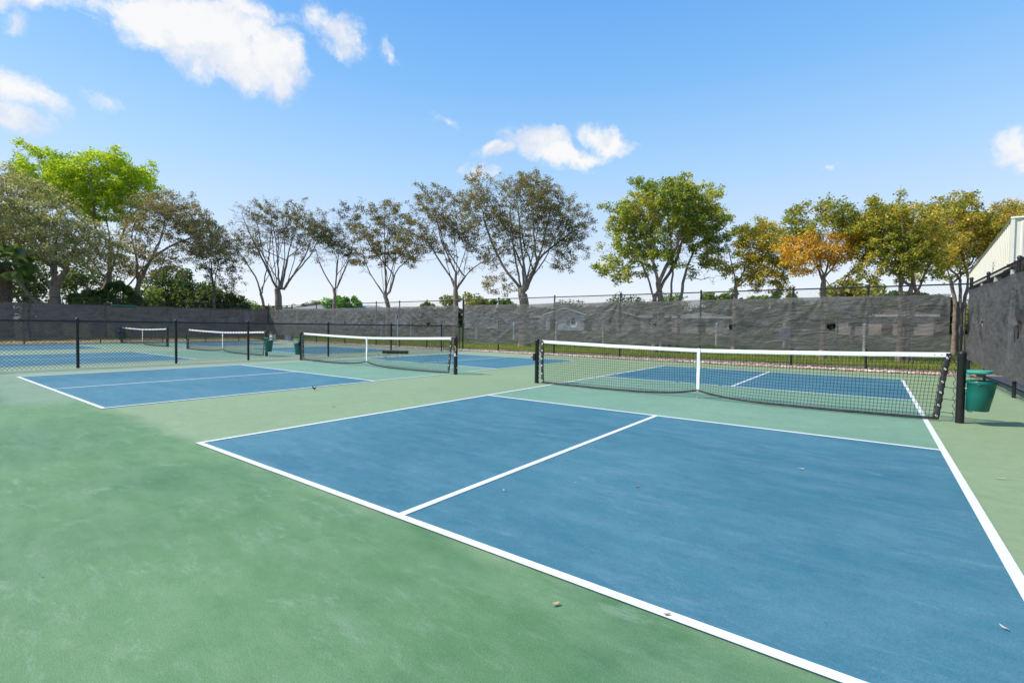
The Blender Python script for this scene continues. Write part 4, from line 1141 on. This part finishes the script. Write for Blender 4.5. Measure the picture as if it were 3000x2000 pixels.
def mix_noise(w0, w1, scale=1.0, seed=0):
    """clump-wise blend between two palettes weights"""
    w0 = np.array(w0, float); w1 = np.array(w1, float)
    def f(C, data):
        a = (fbm(C[:, 0] * scale + C[:, 2] * 0.7 * scale, C[:, 1] * scale * 0.6 + C[:, 2] * scale, 3, seed) - 0.30) / 0.28
        a = np.clip(a, 0, 1)[:, None]
        return w0 * (1 - a) + w1 * a
    return f

OLIVE = [(0.140, 0.118, 0.044), (0.190, 0.145, 0.056), (0.080, 0.078, 0.034), (0.235, 0.165, 0.075)]
GREY = [(0.140, 0.135, 0.066), (0.195, 0.178, 0.094), (0.082, 0.086, 0.042), (0.240, 0.195, 0.105)]
BRIGHT = [(0.250, 0.300, 0.016), (0.330, 0.370, 0.024), (0.150, 0.215, 0.014), (0.400, 0.390, 0.030)]
DENSE = [(0.115, 0.135, 0.024), (0.210, 0.200, 0.036), (0.052, 0.078, 0.018), (0.300, 0.255, 0.055)]
AUTUMN = [(0.105, 0.125, 0.020), (0.225, 0.190, 0.024), (0.330, 0.195, 0.026), (0.058, 0.080, 0.016), (0.400, 0.235, 0.060)]
DARK = [(0.040, 0.062, 0.018), (0.065, 0.090, 0.024), (0.028, 0.042, 0.014), (0.095, 0.100, 0.034)]

tree(TREES['T1'], 'spreading_tree', 'broad grey green spreading tree at the left edge', 1, 4600, 0.3, 0.33, 0.01, 0.36, 18, 0.16, 0.36, GREY, mix_noise((3, 2, 2, 1), (1, 3, 1, 3), 0.5, 4), asp=0.5, bright=2.9, clump=0.3)
tree(TREES['T2'], 'tall_tree', 'tall bright lime green tree rising behind the grey spreading tree', 2, 2600, 0.32, 0.4, 0.012, 0.28, 24, 0.2, 0.42, BRIGHT, mix_noise((3, 1, 3, 0), (2, 3, 1, 2), 0.5, 8), bright=2.0, clump=0.12)
tree(TREES['T3'], 'leaning_tree', 'tan olive leaning tree with two pale stems, right of the lime green tree', 3, 3200, 0.29, 0.34, 0.01, 0.24, 16, 0.15, 0.31, [(0.150, 0.120, 0.060), (0.205, 0.160, 0.085), (0.075, 0.072, 0.034), (0.250, 0.190, 0.100)], mix_noise((3, 2, 3, 1), (2, 3, 1, 2), 0.5, 12), clump=0.42, extra=5)
tree(TREES['T3b'], 'young_tree', 'small dark thin crowned tree between the leaning tree and the bare tree', 4, 1000, 0.28, 0.36, 0.01, 0.13, 14, 0.16, 0.32, DARK, mix_noise((3, 1, 3, 1), (2, 3, 1, 2), 0.6, 2), bark='trunk_dark', clump=0.42)
tree(TREES['T4'], 'bare_tree', 'almost bare vase shaped tree with many upright stems behind the far fence corner', 5, 4200, 0.3, 0.33, 0.011, 0.34, 8, 0.16, 0.29, OLIVE, mix_noise((1, 2, 2, 2), (2, 1, 3, 1), 0.35, 6), twig=3, shell=0.15, extra=14, up=0.35, bright=1.55, clump=0.66)
tree(TREES['T5'], 'thin_tree', 'thin sparse tree second right of the bare vase shaped tree\'s trunk', 6, 2200, 0.28, 0.33, 0.01, 0.17, 12, 0.15, 0.28, [(0.075, 0.075, 0.030), (0.11, 0.095, 0.04), (0.045, 0.05, 0.022), (0.15, 0.12, 0.06)], mix_noise((2, 2, 2, 1), (3, 1, 3, 0), 0.5, 3), shell=0.2, extra=8, up=0.3, bright=1.55, clump=0.62)
tree(TREES['T6'], 'forked_tree', 'forked sparse tree with curving pale limbs above the net with the squeegee', 7, 2200, 0.26, 0.32, 0.01, 0.18, 12, 0.14, 0.27, OLIVE, mix_noise((2, 3, 1, 2), (2, 1, 3, 1), 0.5, 5), shell=0.2, twig=3, extra=8, up=0.25, bright=1.55, clump=0.62)
tree(TREES['T7'], 'sparse_tree', 'brown leaved sparse tree touching the left side of the broadest central tree', 8, 2800, 0.25, 0.3, 0.009, 0.19, 12, 0.13, 0.26, OLIVE, mix_noise((3, 2, 2, 1), (1, 3, 1, 2), 0.5, 7), extra=7, up=0.2, bright=1.55, clump=0.42)
tree(TREES['T8'], 'broad_tree', 'broadest central tree with thick forking trunk and brownish olive crown', 9, 5600, 0.24, 0.27, 0.008, 0.3, 14, 0.11, 0.23, OLIVE, mix_noise((3, 2, 2, 1), (2, 3, 1, 3), 0.5, 9), twig=2, extra=10, up=0.15, clump=0.3, bright=1.75)
tree(TREES['T9'], 'leafy_tree', 'dense yellow green leafy tree standing alone right of the central gap', 10, 3600, 0.22, 0.27, 0.009, 0.15, 24, 0.12, 0.25, DENSE, mix_noise((3, 2, 3, 0), (2, 3, 1, 3), 0.7, 10), asp=0.6, bright=2.7, extra=2, clump=0.28)
tree(TREES['T10'], 'amber_tree', 'small amber and olive tree just right of the dense yellow green tree', 11, 1700, 0.2, 0.26, 0.008, 0.11, 20, 0.1, 0.22, AUTUMN, mix_noise((3, 3, 0.6, 2, 0), (1.5, 3, 1.8, 1, 0.4), 0.7, 11), asp=0.6, bright=2.6, clump=0.16)
tree(TREES['T11'], 'amber_tree', 'green topped tree with an orange half bare lower front', 12, 2400, 0.19, 0.24, 0.007, 0.12, 20, 0.095, 0.2, AUTUMN, lambda C, d: np.where((C[:, 2:3] > 5.2), np.array([[3.0, 2, 0.4, 2, 0.1]]), np.array([[0.6, 1.5, 3, 0.6, 2.5]])), asp=0.6, bright=2.6, clump=0.16)
tree(TREES['T12'], 'amber_tree', 'full golden green tree above the windscreen, right of the orange fronted tree', 13, 2600, 0.18, 0.23, 0.007, 0.1, 23, 0.095, 0.2, AUTUMN, mix_noise((4, 3, 0.2, 2, 0), (2, 3.5, 1.2, 1, 0.2), 0.8, 13), asp=0.6, bright=2.6, clump=0.16)
tree(TREES['T13'], 'amber_tree', 'rusty golden thin stemmed tree beside the metal building\'s low corner', 14, 2300, 0.24, 0.3, 0.009, 0.1, 20, 0.13, 0.29, AUTUMN, mix_noise((3, 3, 0.8, 2, 0), (1.5, 3, 2.2, 1, 0.3), 0.8, 14), asp=0.6, bright=2.6, clump=0.16)
tree(TREES['T14'], 'amber_tree', 'rusty tree at the right edge rising behind the metal building', 15, 1300, 0.22, 0.28, 0.008, 0.11, 20, 0.12, 0.25, AUTUMN, mix_noise((2, 3, 2, 2, 0), (1, 2, 3, 1, 1), 0.7, 15), asp=0.6, bright=2.6, clump=0.3)

# round far trees: short trunk, crown of leaf clumps on several lobes
def far_tree(x, y, zc, rx, rz, pal, label, seed, n=4200, size=0.38, name='round_tree'):
    rg = np.random.default_rng(seed)
    z0 = float(lawn_z(np.array(x), np.array(y)))
    root = empty(name, (x, y, z0)); tag(root, label, 'tree', 'low trees far beyond the fences')
    top = zc + rz - z0; low = max(0.6, zc - rz - z0) if zc - rz > z0 + 0.5 else 0.5
    cz = (top + low) / 2; hz = (top - low) / 2
    b = MB(); b.tube([(0, 0, -0.2), (0.1, 0, low), (0.0, 0.1, cz + hz * 0.4)], [0.20, 0.15, 0.06], 7)
    for k in range(6):
        a = k * 1.05 + seed; b.tube([(0, 0, low * 0.9), (rx * .35 * math.cos(a), rx * .35 * math.sin(a), cz), (rx * .7 * math.cos(a), rx * .7 * math.sin(a), cz + hz * 0.4)], [0.10, 0.07, 0.03], 5)
    b.build('trunk', M['trunk_dark'], root, True)
    m = 26
    v = rg.normal(size=(m, 3)); v /= np.linalg.norm(v, axis=1)[:, None]; v *= rg.uniform(0.45, 0.92, (m, 1))
    lob = v * np.array([rx, rx, hz]) + np.array([0, 0, cz]); lr = rg.uniform(0.22, 0.42, m) * min(rx, hz * 1.6)
    k = rg.integers(0, m, n); q = rg.normal(size=(n, 3)); q /= np.linalg.norm(q, axis=1)[:, None]
    C = lob[k] + q * lr[k][:, None] * rg.uniform(0.5, 1.05, (n, 1))
    C = C[C[:, 2] > 0.15]
    V, F, col = leaves(rg, C, size, 0.6, pal, mix_noise((3, 1, 3, 0.5), (1, 3, 1, 2), 0.5, seed)(C, None)); col[:, :3] *= 2.0
    finish('crown', raw_mesh('crown', V, F, col), M['leaf'], root)
MID = [(0.085, 0.125, 0.028), (0.135, 0.175, 0.038), (0.050, 0.080, 0.022), (0.180, 0.190, 0.060)]
YEL = [(0.145, 0.150, 0.035), (0.210, 0.190, 0.045), (0.080, 0.095, 0.025), (0.250, 0.210, 0.070)]
FAR = [(-63.41, 35.93, 4.47, 2.9, 1.30, [(0.075, 0.165, 0.022), (0.115, 0.225, 0.03), (0.045, 0.105, 0.016), (0.16, 0.25, 0.04)], 'bright green rounded treetop above the fence, left of the forked tree'),
 (-51.97, 50.73, 5.0, 4.6, 1.5, YEL, 'olive yellow wide treetop behind the brown sparse tree\'s trunk'), (-81.41, 41.22, 4.2, 3.2, 0.9, YEL, 'small yellowish treetop right of the bare tree\'s trunk'),
 (-50.16, 58.32, 4.9, 3.6, 0.9, MID, 'flat green treetop left of the broadest central tree\'s trunk'), (-60.55, 50.55, 4.5, 1.6, 0.7, MID, 'tiny dark treetop right of the forked tree'),
 (-15.46, 65.51, 5.5, 3.0, 1.25, MID, 'green treetop under the small amber tree'), (0.9, 42.72, 4.1, 2.8, 1.7, YEL, 'pale green bushy treetop behind the orange fronted tree\'s stems'),
 (-11.17, 68.7, 5.2, 2.2, 0.8, MID, 'small green treetop right of the small amber tree'),
 (-69.91, 14.91, 5.6, 3.6, 2.8, DARK, 'dark green bushy tree behind the leaning tree\'s right limbs'), (-64.95, 16.06, 4.3, 3.4, 2.1, DARK, 'dark bushy tree low behind the small thin crowned tree'),
 (-66.86, 12.11, 3.7, 3.0, 1.9, MID, 'mid green bush low between the leaning tree\'s stems'), (-64.06, 19.21, 3.6, 2.5, 1.5, DARK, 'low dark bush left of the bare tree\'s trunk'),
 (-90.25, 4.72, 5.4, 4.4, 3.0, DARK, 'dark tree glimpsed left of the grey spreading tree\'s trunk'), (-86.2, 10.24, 5.6, 4.2, 3.4, DARK, 'dark tree glimpsed right of the grey spreading tree\'s trunk'),
 (-47, 76, 3.6, 4.5, 3.0, DARK, 'dark tree behind the left gabled house'), (-36, 78, 4.2, 4.8, 3.2, DARK, 'dark tree between the two gabled houses'), (-27, 77, 4.4, 4.2, 3.0, MID, 'green tree right of the second gabled house'),
 (-62, 74, 3.6, 5.0, 2.8, MID, 'green tree behind the long porch house'), (-19, 80, 3.8, 4.6, 2.8, DARK, 'dark tree behind the pink walled houses'), (-8, 79, 3.4, 4.5, 2.6, MID, 'green tree behind the windscreen, above the blue sign'),
 (3, 78, 3.2, 4.5, 2.4, DARK, 'dark tree behind the right part of the windscreen'), (14, 70, 3.2, 4.2, 2.4, MID, 'green tree past the right fence corner'),
 (-92, 48, 3.4, 4.8, 2.4, DARK, 'dark tree behind the long porch house\'s left end'), (-88, 30, 3.2, 4.5, 2.2, MID, 'green tree low behind the far fence corner')]
for i, f in enumerate(FAR): far_tree(*f[:6], f[6], 40 + i)

# far wood that closes the view behind the houses: reads as one mass
def treeline():
    rg = np.random.default_rng(99)
    n = 42000
    a = rg.uniform(0, 1, n)
    x = -190 + 250 * a; y = 92 - 0.0 * x + rg.uniform(-6, 6, n)
    left = x < -75
    y = np.where(left, 92 + (x + 75) * 0.62 + rg.uniform(-6, 6, n), y)
    x = np.where(left, x * 0.9 - 7.5, x)
    top = 2.6 + 3.2 * fbm(x / 9, x * 0 + 1.0, 4, 31) + 1.2 * np.abs(np.sin(x / 4.3))
    z = 0.9 + rg.uniform(0, 1, n) ** 0.8 * top
    C = np.stack([x, y, z], 1)
    V, F, col = leaves(rg, C, 1.25, 0.8, DARK, mix_noise((3, 2, 2, 1), (1, 3, 1, 2), 0.2, 3)(C, None)); col[:, :3] *= 1.6
    tag(finish('woods', raw_mesh('woods', V, F, col), M['leaf']), 'far off wood closing the view behind the houses', 'woods', kind='stuff')
treeline()

# ------------------------------------------------------------------ fan palms
def palm(x, y, h, tr, nf, fl, label, seed):
    rg = np.random.default_rng(seed)
    root = empty('fan_palm', (x, y, 0)); tag(root, label, 'palm', 'fan palms behind the left fence')
    b = MB(); zz = np.linspace(-0.1, h, 16)
    b.tube(np.stack([0.05 * np.sin(zz), 0.04 * np.cos(zz * .8), zz], 1), tr * (1 + 0.10 * np.sin(np.arange(16) * 2.4)), 10)
    for k in range(40):
        a = k * 2.4; z = h - 0.05 - k * 0.028 * h; 
        if z < 0.5: break
        b.box((math.cos(a) * tr * 1.05, math.sin(a) * tr * 1.05, z), (0.12, 0.10, 0.22), a)
    b.build('trunk', M['palm_trunk'], root, False)
    Vs = []; Fs = []; Cs = []; n0 = 0
    for k in range(nf):
        az = rg.uniform(0, 6.28); el = rg.uniform(-0.7, 1.2)
        d = np.array([math.cos(az) * math.cos(el), math.sin(az) * math.cos(el), math.sin(el)])
        stem = fl * rg.uniform(0.75, 1.05)
        hub = np.array([0, 0, h]) + d * stem
        side = np.cross(d, (0, 0, 1.0)); side /= np.linalg.norm(side); nn = np.cross(side, d)
        ro = rg.uniform(-1.3, 1.3); side, nn = side * math.cos(ro) + nn * math.sin(ro), nn * math.cos(ro) - side * math.sin(ro)
        sw = 0.018
        Vs.append(np.array([(0, 0, h) - side * sw, (0, 0, h) + side * sw, hub])); Fs.append(np.array([[n0, n0 + 1, n0 + 2]])); n0 += 3
        Cs.append(np.tile((0.09, 0.10, 0.03, 1), (3, 1)))
        nb = 26; c = np.array([(0.110, 0.170, 0.050), (0.170, 0.225, 0.075), (0.075, 0.120, 0.040)])[rg.integers(0, 3)] * rg.uniform(0.8, 1.25)
        for j in range(nb):
            a = (j / (nb - 1) - 0.5) * 4.1
            L = fl * 0.85 * (0.75 + 0.25 * math.cos(a * 0.7)) * rg.uniform(0.88, 1.05)
            bd = d * math.cos(a) + side * math.sin(a)
            tip = hub + bd * L * 0.85 + np.array([0, 0, -0.22 * L]) + nn * 0.05
            mid = hub + bd * L * 0.5
            pw = np.cross(bd, nn) * 0.035 * fl
            Vs.append(np.array([hub, mid - pw, tip])); Vs.append(np.array([hub, tip, mid + pw]))
            Fs.append(np.array([[n0, n0 + 1, n0 + 2], [n0 + 3, n0 + 4, n0 + 5]])); n0 += 6
            Cs.append(np.tile((*c, 1), (6, 1)))
    me = raw_mesh('crown', np.concatenate(Vs), np.concatenate(Fs), np.concatenate(Cs))
    finish('crown', me, M['leaf'], root)
palm(-45.2, -2.88, 5.2, 0.42, 34, 1.15, 'thick trunked fan palm at the left picture edge', 71)
palm(-47.9, 2.46, 2.7, 0.26, 30, 1.05, 'low dark fan palm left of the leaning tree\'s pale stem', 72)
palm(-45.2, 3.30, 3.0, 0.24, 32, 1.10, 'low dark fan palm right beside the leaning tree\'s pale stem', 73)
palm(-6.6, 59.6, 4.8, 0.22, 30, 1.2, 'far fan palm peeking over the windscreen between two amber trees', 74)

# ------------------------------------------------------------------ houses far behind the windscreen
def house(x, y, rz, w, d, h, roof_h, wall, roof, label, wins=(), door=None, gable_front=True, over=0.45, group='houses far behind the fence', porch=0):
    z0 = float(lawn_z(np.array(x), np.array(y)))
    root = empty('house', (x, y, z0), rz); tag(root, label, 'house', group)
    b = MB(); hw, hd = w / 2, d / 2
    if gable_front:
        V = [(-hw, -hd, -0.3), (hw, -hd, -0.3), (hw, -hd, h), (0, -hd, h + roof_h), (-hw, -hd, h), (-hw, hd, -0.3), (hw, hd, -0.3), (hw, hd, h), (0, hd, h + roof_h), (-hw, hd, h)]
        F = [(0, 1, 2, 3, 4), (9, 8, 7, 6, 5), (1, 6, 7, 2), (5, 0, 4, 9)]
        b.add(V, F); b.build('wall', M[wall], root)
        b = MB(); k = roof_h / hw; t = 0.16; e = over
        for s in (-1, 1):
            b.add([(0, -hd - e, h + roof_h + 0.02), (s * (hw + e), -hd - e, h - k * e + 0.02), (s * (hw + e), hd + e, h - k * e + 0.02), (0, hd + e, h + roof_h + 0.02),
                   (0, -hd - e, h + roof_h + 0.02 + t), (s * (hw + e), -hd - e, h - k * e + 0.02 + t), (s * (hw + e), hd + e, h - k * e + 0.02 + t), (0, hd + e, h + roof_h + 0.02 + t)],
                  [(0, 1, 2, 3), (7, 6, 5, 4), (4, 5, 1, 0), (5, 6, 2, 1), (6, 7, 3, 2)])
        rf = b.build('roof', M[roof], root)
        b = MB()
        for s in (-1, 1):
            b.tube([(0.0, -hd - e - 0.03, h + roof_h + 0.10), (s * (hw + e), -hd - e - 0.03, h - k * e + 0.10)], 0.09, 4)
        b.build('fascia', M['white_paint'], rf)
    else:
        b.box((0, 0, h / 2 - 0.15), (w, d, h + 0.3)); b.build('wall', M[wall], root)
        b = MB(); e = over; r = min(hw, hd)
        b.add([(-hw - e, -hd - e, h), (hw + e, -hd - e, h), (hw + e, hd + e, h), (-hw - e, hd + e, h), (-hw + r, 0, h + roof_h), (hw - r, 0, h + roof_h)],
              [(3, 2, 1, 0), (0, 1, 5, 4), (1, 2, 5), (2, 3, 4, 5), (3, 0, 4)])
        rf = b.build('roof', M[roof], root)
        b = MB(); b.box((0, -hd - e - 0.03, h - 0.08), (w + 2 * e, 0.05, 0.22)); b.build('fascia', M['white_paint'], rf)
    for (wx_, wz, ww, wh) in wins:
        b = MB(); b.box((wx_, -hd - 0.02, wz), (ww, 0.06, wh)); wn = b.build('window', M['white_paint'], root)
        b = MB(); b.box((wx_ - ww / 4, -hd - 0.055, wz), (ww / 2 - 0.10, 0.02, wh - 0.14)); b.box((wx_ + ww / 4, -hd - 0.055, wz), (ww / 2 - 0.10, 0.02, wh - 0.14)); b.build('pane', M['glass_dark'], wn)
    if door is not None:
        b = MB(); b.box((door, -hd - 0.03, 1.02), (0.95, 0.06, 2.04)); b.build('door', M['brown_wall'], root)
    if porch:
        n = porch
        for k in range(n):
            px = -hw + w * k / (n - 1)
            b = MB(); b.box((px, -hd - 2.2, h / 2 - 0.05), (0.22, 0.22, h + 0.05)); b.build('porch_post', M['white_paint'], root)
        b = MB(); b.box((0, -hd - 1.2, h + 0.06), (w + 0.6, 2.6, 0.20)); b.build('porch_roof', M['white_paint'], root)
        b = MB(); b.box((0, -hd - 2.2, 0.95), (w, 0.06, 0.06)); b.build('porch_rail', M['white_paint'], root)
    return root
house(-56.9, 63, 0.52, 7.0, 9, 2.5, 1.25, 'white_wall', 'roof_grey', 'white gabled house seen through the windscreen left of the central tree', wins=[(-1.7, 1.5, 1.3, 1.1), (1.8, 1.5, 1.3, 1.1), (0, 2.9, 0.6, 0.4)])
house(-49.5, 64, 0.45, 8.0, 8, 2.2, 1.1, 'white_wall', 'roof_brown', 'low white house with brown roof seen behind the central tree\'s trunk', wins=[(-2.2, 1.3, 1.6, 1.0), (1.5, 1.3, 1.6, 1.0)], door=3.0, gable_front=False)
house(-39.2, 63, 0.40, 6.2, 9, 2.35, 0.95, 'white_wall', 'roof_grey', 'white gabled house with a palm shadowed front behind the second vent', wins=[(0.9, 1.4, 1.5, 1.1)], door=-1.9)
house(-32.4, 66, 0.40, 6.2, 9, 2.3, 0.85, 'tan_wall', 'roof_grey', 'tan gabled house right of the second white gable', wins=[(-1.6, 1.4, 1.4, 1.1), (1.4, 1.4, 1.2, 1.1)], door=0)
house(-24.8, 66, 0.35, 5.0, 8, 2.2, 0.8, 'tan_wall', 'roof_brown', 'pinkish house behind the dense green tree\'s stems', wins=[(-0.8, 1.4, 1.4, 1.0)], door=1.4, gable_front=False)
house(-18.0, 65, 0.3, 7.0, 8, 2.1, 0.8, 'tan_wall', 'roof_grey', 'pinkish low house left of the windscreen\'s broad folds', wins=[(-1.8, 1.3, 1.5, 1.0), (1.6, 1.3, 1.5, 1.0)], door=0, gable_front=False)
house(3.0, 66, 0.05, 9.0, 8, 2.2, 0.9, 'tan_wall', 'roof_brown', 'low tan house faint behind the right part of the windscreen', wins=[(-2.6, 1.3, 1.5, 1.0), (2.4, 1.3, 1.5, 1.0)], door=0.4, gable_front=False)
house(-64.5, 37.5, 0.70, 17.0, 8, 2.55, 1.0, 'white_wall', 'roof_grey', 'long white house with a porch of white posts behind the left windscreen', wins=[(-6, 1.5, 2.0, 1.3), (-2, 1.5, 2.0, 1.3), (2.2, 1.5, 2.0, 1.3), (6.2, 1.5, 2.0, 1.3)], door=4.2, gable_front=False, porch=7)
house(-78.0, 23.0, 0.95, 10.0, 8, 2.5, 1.0, 'white_wall', 'roof_grey', 'small white house far left behind the corner of the windscreens', wins=[(-2.6, 1.5, 1.6, 1.2), (2.0, 1.5, 1.6, 1.2)], door=0, gable_front=False)

# ------------------------------------------------------------------ ribbed metal building beyond the right fence
mb_ = empty('metal_building', (6.2, 15.36, 0)); tag(mb_, 'cream ribbed metal building rising behind the right fence', 'building')
x0, y0, y1 = 0.0, 0.0, 9.3
zt0, zt1, zb0, zb1 = 5.18, 4.17, 3.50, 3.50
b = MB()
def rib_run(axis, L, zt, zb):
    V = []; 
    p = 0.30; xs = []
    k = 0.0
    while k < L:
        for (dx, o) in ((0, 0), (0.20, 0), (0.225, 0.018), (0.265, 0.018), (0.29, 0)):
            if k + dx <= L: xs.append((k + dx, o))
        k += p
    xs.append((L, 0))
    V = []; F = []
    for (q, o) in xs:
        for z in (zb(q), zt(q)):
            V.append((-o, q, z) if axis == 'y' else (q, -o, z))
    for i in range(len(xs) - 1): F.append((2 * i, 2 * i + 2, 2 * i + 3, 2 * i + 1) if axis == 'x' else (2 * i, 2 * i + 1, 2 * i + 3, 2 * i + 2))
    return V, F
b.add(*rib_run('y', y1, lambda q: zt0 + (zt1 - zt0) * q / y1, lambda q: zb0))
b.add(*rib_run('x', 9.0, lambda q: zt0, lambda q: zb0))
b.build('metal_siding', M['cream_metal'], mb_)
b = MB()
b.tube([(-0.02, -0.06, zt0 + 0.02), (-0.02, y1 + 0.05, zt1 + 0.02)], 0.05, 4); b.tube([(-0.06, -0.03, zt0 + 0.02), (9.0, -0.03, zt0 + 0.02)], 0.05, 4); b.box((0.0, -0.01, (zt0 + zb0) / 2), (0.09, 0.09, zt0 - zb0 - 0.02))
b.build('edge_trim', M['cream_metal'], mb_)
b = MB(); b.add([(0, 0, zt0 + 0.03), (9, 0, zt0 + 0.03), (9, y1, zt1 + 0.03), (0, y1, zt1 + 0.03)], [(0, 1, 2, 3)]); b.build('roof', M['roof_grey'], mb_)
b = MB(); b.box((5.2, y1 / 2 + 0.35, 1.65), (8.2, y1 - 0.9, 3.9)); b.box((4.5, y1 / 2, 3.47), (8.9, y1 - 0.1, 0.06)); b.build('wall', M['brown_wall'], mb_)
for yy in (0.25, 3.2, 6.2, 9.05):
    b = MB(); b.box((0.14, yy, 1.7), (0.20, 0.20, 3.5)); b.box((0.14, yy, 0.15), (0.26, 0.26, 0.3)); b.build('column', M['white_paint'], mb_)
# covered walk between the fence and that building: brown beam and white posts
cw = empty('walkway_shelter', (5.9, 5.2, 0)); tag(cw, 'brown timber shelter with white posts just behind the right fence', 'shelter')
for yy in (-4.0, 0.4, 4.8):
    b = MB(); b.box((0, yy, 1.52), (0.13, 0.13, 3.06)); b.build('post', M['white_paint'], cw)
b = MB(); b.box((0.0, 1.0, 3.12), (0.16, 12.4, 0.16)); b.box((1.6, 1.0, 3.12), (0.16, 12.4, 0.16))
for yy in np.arange(-4.8, 7.0, 0.9): b.box((0.8, yy, 3.24), (2.2, 0.08, 0.10))
b.build('beam', M['brown_wall'], cw)
b = MB(); b.box((0.9, 1.0, 1.2), (0.05, 12.0, 2.4)); b.build('back_wall', M['brown_wall'], cw)
